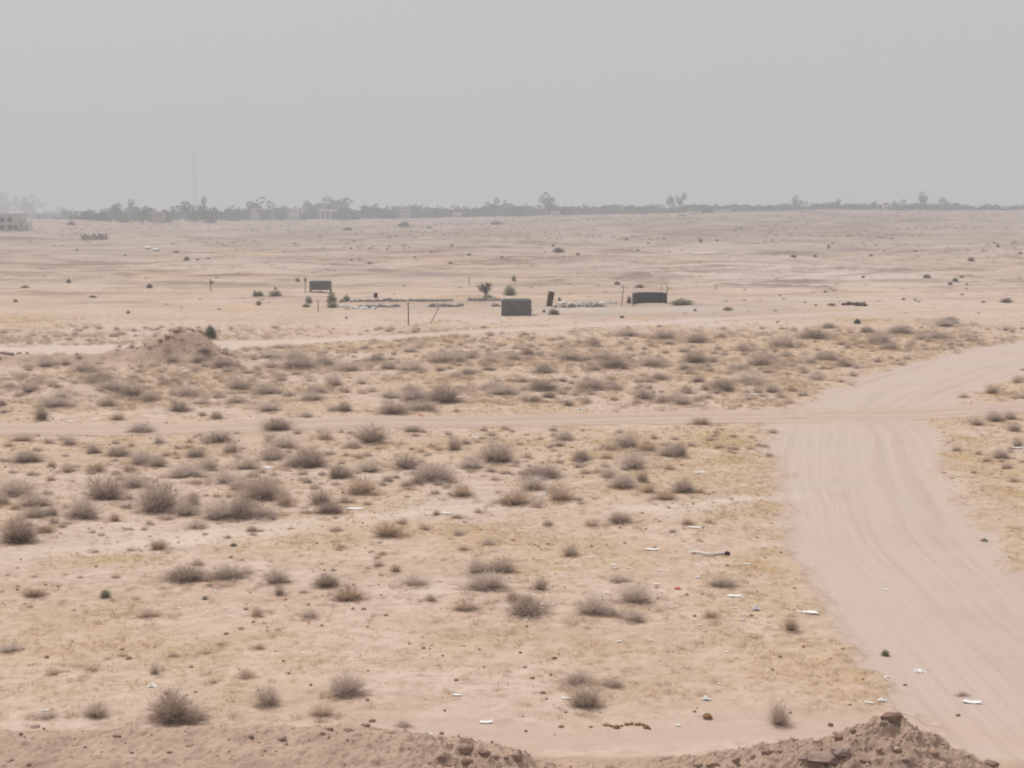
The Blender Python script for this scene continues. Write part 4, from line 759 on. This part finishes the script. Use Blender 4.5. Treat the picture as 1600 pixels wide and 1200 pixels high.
# ------------------------------------------------------------------ trees on the horizon
M_leaf = mat('hazy_foliage', (0.075, 0.088, 0.068), 0.85, col2=(0.05, 0.06, 0.048), scale=.5, rnd=0.25, spec=.1)
M_leafb = mat('brownish_foliage', (0.13, 0.10, 0.075), 0.85, var=.3, rnd=0.2, spec=.1)
M_trunk = mat('tree_bark', (0.12, 0.10, 0.085), 0.95, var=.3)
def crown_mesh(seed, m, mode='round', n=420):
    gg = np.random.default_rng(seed); cl = []
    if mode == 'round': nc_ = 11; cen = gg.normal(size=(nc_, 3)) * np.array([.24, .24, .20]) + np.array([0, 0, .60]); rad = gg.uniform(.13, .26, nc_)
    elif mode == 'low': nc_ = 14; cen = np.stack([gg.uniform(-.4, .4, nc_), gg.uniform(-.3, .3, nc_), gg.uniform(.15, .6, nc_)], 1); rad = gg.uniform(.16, .30, nc_)
    elif mode == 'tall': nc_ = 9; cen = gg.normal(size=(nc_, 3)) * np.array([.16, .16, .14]) + np.array([0, 0, .70]); rad = gg.uniform(.14, .22, nc_)
    V = []; Fc = []
    if mode == 'palm':
        for k in range(26):
            a = gg.uniform(0, 6.28); e = gg.uniform(-.5, 1.2); L = gg.uniform(.35, .5); d = np.array([math.cos(a), math.sin(a), 0]); pr = np.array([0, 0, .80])
            for j in range(1, 6):
                t = j / 5; q = np.array([0, 0, .80]) + d * L * t * math.cos(e * .6) + np.array([0, 0, 1]) * (L * .5 * t * math.sin(e) - .22 * t * t)
                s = np.array([-d[1], d[0], -.3]) * .035 * (1.2 - t); b = len(V); V += [pr - s, pr + s, q + s, q - s]; Fc.append((b, b + 1, b + 2, b + 3)); pr = q
    else:
        for k in range(n):
            i = gg.integers(nc_); d = gg.normal(size=3); d /= np.linalg.norm(d); c = cen[i] + d * rad[i] * gg.uniform(.5, 1.0) ** .5; c[2] = max(c[2], .05)
            a = gg.normal(size=3); a /= np.linalg.norm(a); b2 = np.cross(a, gg.normal(size=3)); b2 /= np.linalg.norm(b2); s = gg.uniform(.022, .05)
            b = len(V); V += [c - a * s - b2 * s * .6, c + a * s - b2 * s * .6, c + a * s + b2 * s * .6, c - a * s + b2 * s * .6]; Fc.append((b, b + 1, b + 2, b + 3))
    return npmesh('crown', np.array(V), np.array(Fc), [m])
def trunk_mesh(h=.6, palm=False):
    b = MB()
    if palm: b.tube([(0, 0, -.05), (.015, 0, .4), (0, 0, .8)], [.035, .025, .025], 7); return b.mesh('trunk', M_trunk, smooth=True)
    b.tube([(0, 0, -.08), (.01, 0, .25), (0, .01, h)], [.035, .026, .012], 7)
    for k in range(5):
        a = k * 1.3; b.tube([(0, 0, .22 + .06 * k), (math.cos(a) * .12, math.sin(a) * .12, .42 + .05 * k), (math.cos(a) * .24, math.sin(a) * .24, .58 + .04 * k)], [.018, .012, .005], 5, False)
    return b.mesh('trunk', M_trunk)
CR = {'round': [crown_mesh(s, M_leaf, 'round', 620) for s in (1, 2, 3, 4)], 'low': [crown_mesh(s, M_leaf, 'low', 800) for s in (5, 6, 7)], 'tall': [crown_mesh(s, M_leaf, 'tall', 460) for s in (8, 9)], 'brown': [crown_mesh(s, M_leafb, 'low', 700) for s in (10,)], 'palm': [crown_mesh(s, M_leaf, 'palm') for s in (12, 13)]}
TR, TRP = trunk_mesh(), trunk_mesh(palm=True)
def base_row(px): return float(np.interp(px, [0, 100, 400, 460, 720, 800, 900, 1000, 1150, 1250, 1600], [352, 352, 348, 346, 343, 340, 338, 337, 333, 330, 329]))
titems = []
def add_tree(px, w_, h_, kind, dist=None, top=None, k=[0]):
    D = dist or random.uniform(930, 1080); br = base_row(px)
    if px > 800 and top is None and kind != 'tall': h_ *= 1.25; w_ *= 1.15
    top_row = top if top is not None else br - h_
    a, b, c = ray(px, top_row); t = D / b; X_, ztop = a * t, CAM_H + c * t
    Zg = hz(X_, D) - .2; s = F / D; H = max(ztop - Zg, 3.0); W = w_ / s
    r = empty('palm_tree' if kind == 'palm' else 'tree', (X_, D, Zg), random.uniform(0, 6.28) * 0, (W, W, H / (1.0 if kind != 'low' else .85)))
    pool = CR[kind]; link('crown', pool[k[0] % len(pool)], r, rot=(0, 0, random.uniform(0, 6.28))); k[0] += 1
    link('trunk', TRP if kind == 'palm' else TR, r)
    ph = {'palm': 'palm tree', 'brown': 'brownish spreading tree', 'low': 'broad low tree', 'tall': 'tall slim tree', 'round': 'rounded hazy tree'}[kind]
    if D > 1300: ph = 'very faint pale tree'
    tag(r, 'x', 'palm' if kind == 'palm' else 'tree', 'trees along the horizon'); titems.append((r, px, ph)); return r
for q in [(120,34,18,'brown',740),(134,26,24,'low',760),(148,26,22,'low',760),(162,24,24,'low',770),(178,22,34,'round',800),(192,26,22,'low',780),(208,26,34,'round',900),(222,26,27,'low',800),(232,20,30,'palm',860),(245,24,22,'brown',780),(262,26,25,'low',800),(276,16,34,'palm',860),(289,24,36,'round',830),(303,20,24,'low',800),(316,20,36,'round',820),(326,28,29,'low',790),(345,22,22,'low',900),(356,18,25,'palm',930),(366,26,25,'low',900),(380,22,24,'low',930),(388,16,28,'palm',960),(398,36,34,'round',930),
          (422,22,24,'low'),(430,16,26,'palm'),(440,22,26,'round'),(455,24,21,'low'),(468,18,24,'palm'),(478,22,29,'round'),(490,20,27,'low'),(498,14,33,'palm'),(512,40,33,'round',1000),(535,44,32,'round',990),(548,40,20,'low',925),(566,24,27,'palm'),(574,24,24,'low'),(590,22,22,'palm'),(602,24,22,'low'),(618,22,24,'palm'),(632,26,23,'low'),(650,22,21,'round'),(664,18,22,'palm'),(680,24,22,'low'),(697,30,20,'low'),(716,20,18,'palm'),(730,26,18,'low'),(747,24,19,'low'),(762,22,23,'round'),(777,20,29,'round'),(788,20,24,'low'),(796,16,26,'palm'),
          (806,26,17,'low'),(820,24,17,'palm'),(832,26,16,'low'),(857,22,26,'round',960),(866,18,19,'low',960),(884,26,14,'low'),(900,24,15,'low'),(914,20,13,'palm'),(930,26,13,'low'),(948,28,15,'low'),(966,20,15,'round'),(980,28,15,'low'),(1000,28,13,'low'),(1020,26,15,'low'),(1048,16,29,'tall',960),(1065,16,30,'tall',960),(1084,26,14,'low'),(1098,22,13,'low'),(1115,26,12,'low'),(1138,26,12,'low'),(1160,28,12,'low'),(1180,26,10,'low'),(1203,26,9,'low'),(1225,24,11,'low'),(1244,16,17,'round'),(1262,24,8,'low'),(1275,18,11,'low'),(1294,18,12,'low'),(1308,16,13,'round'),(1322,24,9,'low'),(1364,14,12,'round'),(1378,24,8,'low'),(1389,20,12,'low'),(1410,16,13,'round'),(1428,24,9,'low'),(1443,16,20,'round',960),(1456,20,11,'low'),(1471,20,15,'round'),(1490,20,12,'low'),(1500,18,9,'low')]:
    add_tree(*q)
gr = random.Random(4); px_ = 130
while px_ < 1630:
    add_tree(px_, gr.uniform(14, 30), gr.uniform(.55, 1.05) * float(np.interp(px_, [100, 400, 740, 900, 1200, 1500, 1640], [24, 23, 20, 15, 10, 10, 6])), gr.choice(['low', 'low', 'round', 'palm', 'brown', 'tall']), gr.uniform(925, 1100)); px_ += gr.uniform(11, 26)
for q in [(5,34,14,'round',1750,304),(20,24,10,'palm',1800,312),(40,30,14,'round',1700,312),(38,14,14,'palm',1600,300),(52,24,10,'round',1700,318),(55,30,10,'low',1400,331),(80,34,10,'low',1400,328),(100,30,10,'round',1400,326),(1540,22,8,'round',1500,321),(1556,18,8,'low',1500,323),(1586,20,8,'round',1500,321),(-40,40,14,'round',1700,310),(1640,24,8,'low',1500,322)]:
    add_tree(*q)
SEC = [(0, 'behind the grey building'), (100, 'left end of the dark tree belt'), (200, 'left of the mast'), (300, 'right of the mast'), (400, 'left of the white gateway'), (480, 'around the white gateway'), (600, 'right of the white gateway'), (740, 'on the horizon left of the thin pole'), (846, 'on the horizon right of the thin pole'), (960, 'by the twin lollipop trees'), (1100, 'above the dark shed'), (1240, 'on the right horizon'), (1400, 'on the far right horizon')]
g = {}
for r, px, ph in titems:
    i = max([k for k, (x0, _) in enumerate(SEC) if px >= x0] or [0]); g.setdefault((i, ph), []).append((px, r))
for (i, ph), L in g.items():
    L.sort(key=lambda t: t[0])
    for k, (px, r) in enumerate(L): r['label'] = f"{'lone' if len(L) == 1 else ORD[k]} {ph} {SEC[i][1]}"
# the undergrowth that ties the far trees into one band
def far_wood():
    gg = np.random.default_rng(9); V = []; Fc = []
    for k in range(30000):
        px = gg.uniform(60, 1640); D = gg.uniform(940, 1150); br = base_row(px); hp = float(np.interp(px, [60, 120, 400, 740, 900, 1200, 1500, 1640], [15, 24, 23, 22, 16, 10, 9, 6])) * float(np.clip((fbm(np.array([px * .07]), np.array([D * .02]), 9, 4)[0] - .28) * 2.3, .15, 1.25))
        a, b, c = ray(px, br - hp * gg.random() ** .7); t = D / b; p = np.array([a * t, D, CAM_H + c * t]); s = gg.uniform(.4, 1.1)
        u = gg.normal(size=3); u /= np.linalg.norm(u); v = np.cross(u, gg.normal(size=3)); v /= np.linalg.norm(v); b_ = len(V); V += [p - u * s - v * s * .6, p + u * s - v * s * .6, p + u * s + v * s * .6, p - u * s + v * s * .6]; Fc.append((b_, b_ + 1, b_ + 2, b_ + 3))
    return link('undergrowth', npmesh('undergrowth', np.array(V), np.array(Fc), [M_leaf]))
tag(far_wood(), 'hazy low undergrowth between the horizon trees', 'undergrowth', None, 'stuff')

# ------------------------------------------------------------------ far buildings, mast, pole
M_wall = mat('grey_render', (0.50, 0.50, 0.48), .9, var=.12, scale=.3); M_whitew = mat('whitewash', (0.66, 0.65, 0.62), .9, var=.1, scale=.3); M_hole = mat('dark_window', (0.025, 0.025, 0.028), .6)
M_pink = mat('pink_plaster', (0.42, 0.32, 0.29), .9, var=.1); M_steel = mat('mast_steel', (0.16, 0.16, 0.17), .6)
p = at(16, 361); D = p.y; s = F / D; zb = p.z - .4; xr = (33 - 800) / s; H = 26 / s + .4; W = 15.0
r = empty('grey_building', (xr - W / 2, D, zb)); tag(r, 'two storey grey building with rows of dark windows at the left edge', 'building')
dp = 9.0; MB().box((0, dp / 2 + .3, H / 2), (W, dp, H)).obj('wall', M_wall, r)
MB().box((0, dp / 2 + .3, H + .15), (W + .4, dp + .4, .3)).obj('roof', M_wall, r)
MB().box((0, .15, .22), (W, .3, .5)).obj('plinth', M_whitew, r)
wm = MB().box((0, 0, 0), (1.6, .14, 1.45)).mesh('window', M_hole); fm = MB().box((0, -.04, .78), (1.8, .2, .1)).box((0, -.04, -.78), (1.8, .2, .1)).mesh('sill', M_wall)
for rowz, cols in ((H * .70, (7, 19, -7, -19, -31)), (H * .27, (-2, 7, 19.5, 28, -14, -26, -38))):
    for cx in cols:
        x_ = (cx - 33) / s + W / 2
        if x_ > -W / 2 + .6: wo = link('window', wm, r, (x_, .29, rowz)); link('sill', fm, wo)
r = empty('white_annex', ((39.5 - 800) / s, D + 3, p.z - .2)); tag(r, 'small whitewashed annex right of the grey building', 'building')
MB().box((0, 2, 1.75), (11 / s, 4, 3.5)).obj('wall', M_whitew, r); MB().box((0, 2, 3.56), (11 / s + .2, 4.2, .14)).obj('roof', M_whitew, r); MB().box((.3, -.02, 1.0), (.8, .08, 2.0)).obj('door', M_pink, r)
def block(px, top, w_, h_, m, label, D=925, name='house', holes=3, cat='house'):
    a, b, c = ray(px, top); t = D / b; z1 = CAM_H + c * t; x_ = a * t; s = F / D; g0 = hz(x_, D) - .3; H = max(h_ / s, z1 - g0); W = w_ / s
    r = empty(name, (x_, D, z1 - H)); tag(r, label, cat); MB().box((0, 3, H / 2), (W, 6, H)).obj('wall', m, r); MB().box((0, 3, H + .12), (W + .5, 6.5, .24)).obj('roof', m, r)
    for k in range(holes): MB().box((-W / 2 + (k + .5) * W / holes, -.02, H - 1.6), (min(1.1, W / holes * .4), .1, 1.1)).obj('window', M_hole, r)
    return r
block(457, 326, 16, 3, M_whitew, 'pale low house among trees left of the white gateway', 935, holes=3)
block(630, 327, 20, 16, M_wall, 'grey house among palms right of the white gateway', 940)
block(246, 332, 18, 14, M_pink, 'pinkish house among dark trees left of the mast', 770)
block(398, 325, 12, 20, M_wall, 'narrow grey block at the tall tree right of the mast', 925, holes=2)
block(868, 331, 12, 5, M_whitew, 'small white house just right of the thin pole', 930, holes=2)
block(1344, 319, 24, 8, M_wall, 'long flat roofed grey building on the right horizon', 1000, holes=5)
block(1386, 320, 9, 8, M_whitew, 'little pale house right of the long flat building', 1000, holes=2)
block(1305, 316, 9, 5, M_pink, 'small pinkish house left of the long flat building', 1010, holes=2)
block(714, 333, 14, 10, M_whitew, 'pale house with narrow pillars near centre of horizon', 925, holes=4)
# gateway: white slab on columns
D = 915.0; a, b, c = ray(512, 327); t = D / b; s = F / D; zt = CAM_H + c * t; x_ = a * t; g0 = hz(x_, D); r = empty('white_gateway', (x_, D, g0)); tag(r, 'white gateway canopy on columns among the horizon trees', 'gateway')
Hh = zt - g0; MB().box((0, 2, Hh - .6), (28 / s, 5, 1.2)).obj('roof', M_whitew, r)
for k in (-12, -4, 4): MB().box((k / s, .5, (Hh - 1.2) / 2), (.8, .8, Hh - 1.2)).obj('column', M_whitew, r)
# sandy white perimeter walls
def longwall(pa, pb, D0, D1, h, label):
    n = 24; b = MB(); w0 = .3
    for i in range(n):
        q = []
        for t in (i / n, (i + 1) / n):
            px = pa + (pb - pa) * t; D = D0 + (D1 - D0) * t; q.append(((px - 800) / F * D * 1.0, D))
        (xa_, ya_), (xb_, yb_) = q; za, zb_ = hz(xa_, ya_), hz(xb_, yb_); k = len(b.v)
        for (x_, y_, z_) in ((xa_, ya_, za), (xb_, yb_, zb_)):
            for dy in (0, w0):
                for dz in (-.5, h): b.v.append((x_, y_ + dy, z_ + dz))
        b.f += [(k, k + 4, k + 5, k + 1), (k + 2, k + 3, k + 7, k + 6), (k + 1, k + 5, k + 7, k + 3)]
    return tag(b.obj('perimeter_wall', M_whitew), label, 'wall', 'white walls on the horizon')
longwall(1072, 1140, 880, 890, 1.5, 'short white wall behind the dark shed on the horizon')
longwall(1150, 1385, 890, 900, .8, 'long low white wall under the trees on the right horizon')
# shed
D = 862.0; a, b, c = ray(1105, 337); x_ = a * D / b; s = F / D; g0 = hz(x_, D) - .1; r = empty('dark_shed', (x_, D, g0)); tag(r, 'dark stepped shed in front of the white wall, right of the twin trees', 'shed')
M_shed = mat('dark_sheet', (.05, .055, .05), .8, var=.3); MB().box((1.4, 1.5, 1.35), (3.6, 3, 2.7)).obj('wall', M_shed, r); MB().box((-1.7, 1.5, .95), (2.6, 2.6, 1.9)).obj('wall', M_shed, r); MB().box((1.4, 1.5, 2.78), (3.9, 3.3, .16)).obj('roof', M_shed, r)
p = at(1066, 337.5); r = link('debris_heap', ico(2, 8, .4, (1, .6, .4)), None, p, (0, 0, 0), (1.8, 1.8, 1.8)); r.data.materials.append(M_shed); tag(r, 'small dark heap left of the dark stepped shed', 'debris')
# lattice mast
D = 1500.0; a, b, c = ray(303, 232); x_ = a * D / b; zt = CAM_H + c * D / b; g0 = hz(x_, D); Hm = zt - g0; r = empty('lattice_mast', (x_, D, g0)); tag(r, 'tall faint lattice mast rising above the left horizon trees', 'mast')
legs = [(math.cos(q), math.sin(q)) for q in (0, 2.094, 4.189)]; wd = lambda z: 3.2 - 2.2 * z / Hm
for (cx, sx) in legs: MB().tube([(cx * wd(z), sx * wd(z), z) for z in np.linspace(0, Hm * .93, 6)], .11, 5).obj('leg', M_steel, r)
b = MB(); n = 34
for i in range(n):
    z0, z1 = Hm * .93 * i / n, Hm * .93 * (i + 1) / n
    for k in range(3):
        A, B = legs[k], legs[(k + 1) % 3]; b.tube([(A[0] * wd(z0), A[1] * wd(z0), z0), (B[0] * wd(z1), B[1] * wd(z1), z1)], .06, 3, False); b.tube([(A[0] * wd(z1), A[1] * wd(z1), z1), (B[0] * wd(z1), B[1] * wd(z1), z1)], .05, 3, False)
b.obj('bracing', M_steel, r); MB().tube([(0, 0, Hm * .92), (0, 0, Hm)], .12, 5).obj('antenna', M_steel, r)
D = 930.0; a, b, c = ray(848, 308); x_ = a * D / b; zt = CAM_H + c * D / b; g0 = hz(x_, D); r = empty('utility_pole', (x_, D, g0)); tag(r, 'thin tall pole left of the dark rounded tree on the horizon', 'pole')
MB().tube([(0, 0, -.3), (0, 0, zt - g0)], [.22, .14], 7).obj('shaft', M_steel, r); MB().tube([(-.7, 0, zt - g0 - .8), (.7, 0, zt - g0 - .8)], .08, 5).obj('crossbar', M_steel, r)

# ------------------------------------------------------------------ haze
hm = bpy.data.materials.new('dust_haze'); hm.use_nodes = True; n = hm.node_tree.nodes; n.remove(n['Principled BSDF'])
pv = n.new('ShaderNodeVolumePrincipled'); pv.inputs['Color'].default_value = (*HAZE_COLOR, 1); pv.inputs['Density'].default_value = HAZE_DENSITY; pv.inputs['Anisotropy'].default_value = 0.0
hm.node_tree.links.new(pv.outputs[0], n['Material Output'].inputs['Volume'])
zlo = float(Z.min()) - 1; zhi = 72.0
hb = MB().box((0, 1600, (zlo + zhi) / 2), (7000, 4000, zhi - zlo)).obj('haze', hm); tag(hb, 'pale dust haze filling the air', 'haze', None, 'stuff')
# labels stay short enough to read
for o in C.objects:
    if o.get('label') and len(o['label'].split()) > 15: o['label'] = o['label'].replace('second from left', 'second').replace('from left ', '').replace('dense grey brown', 'dense grey')
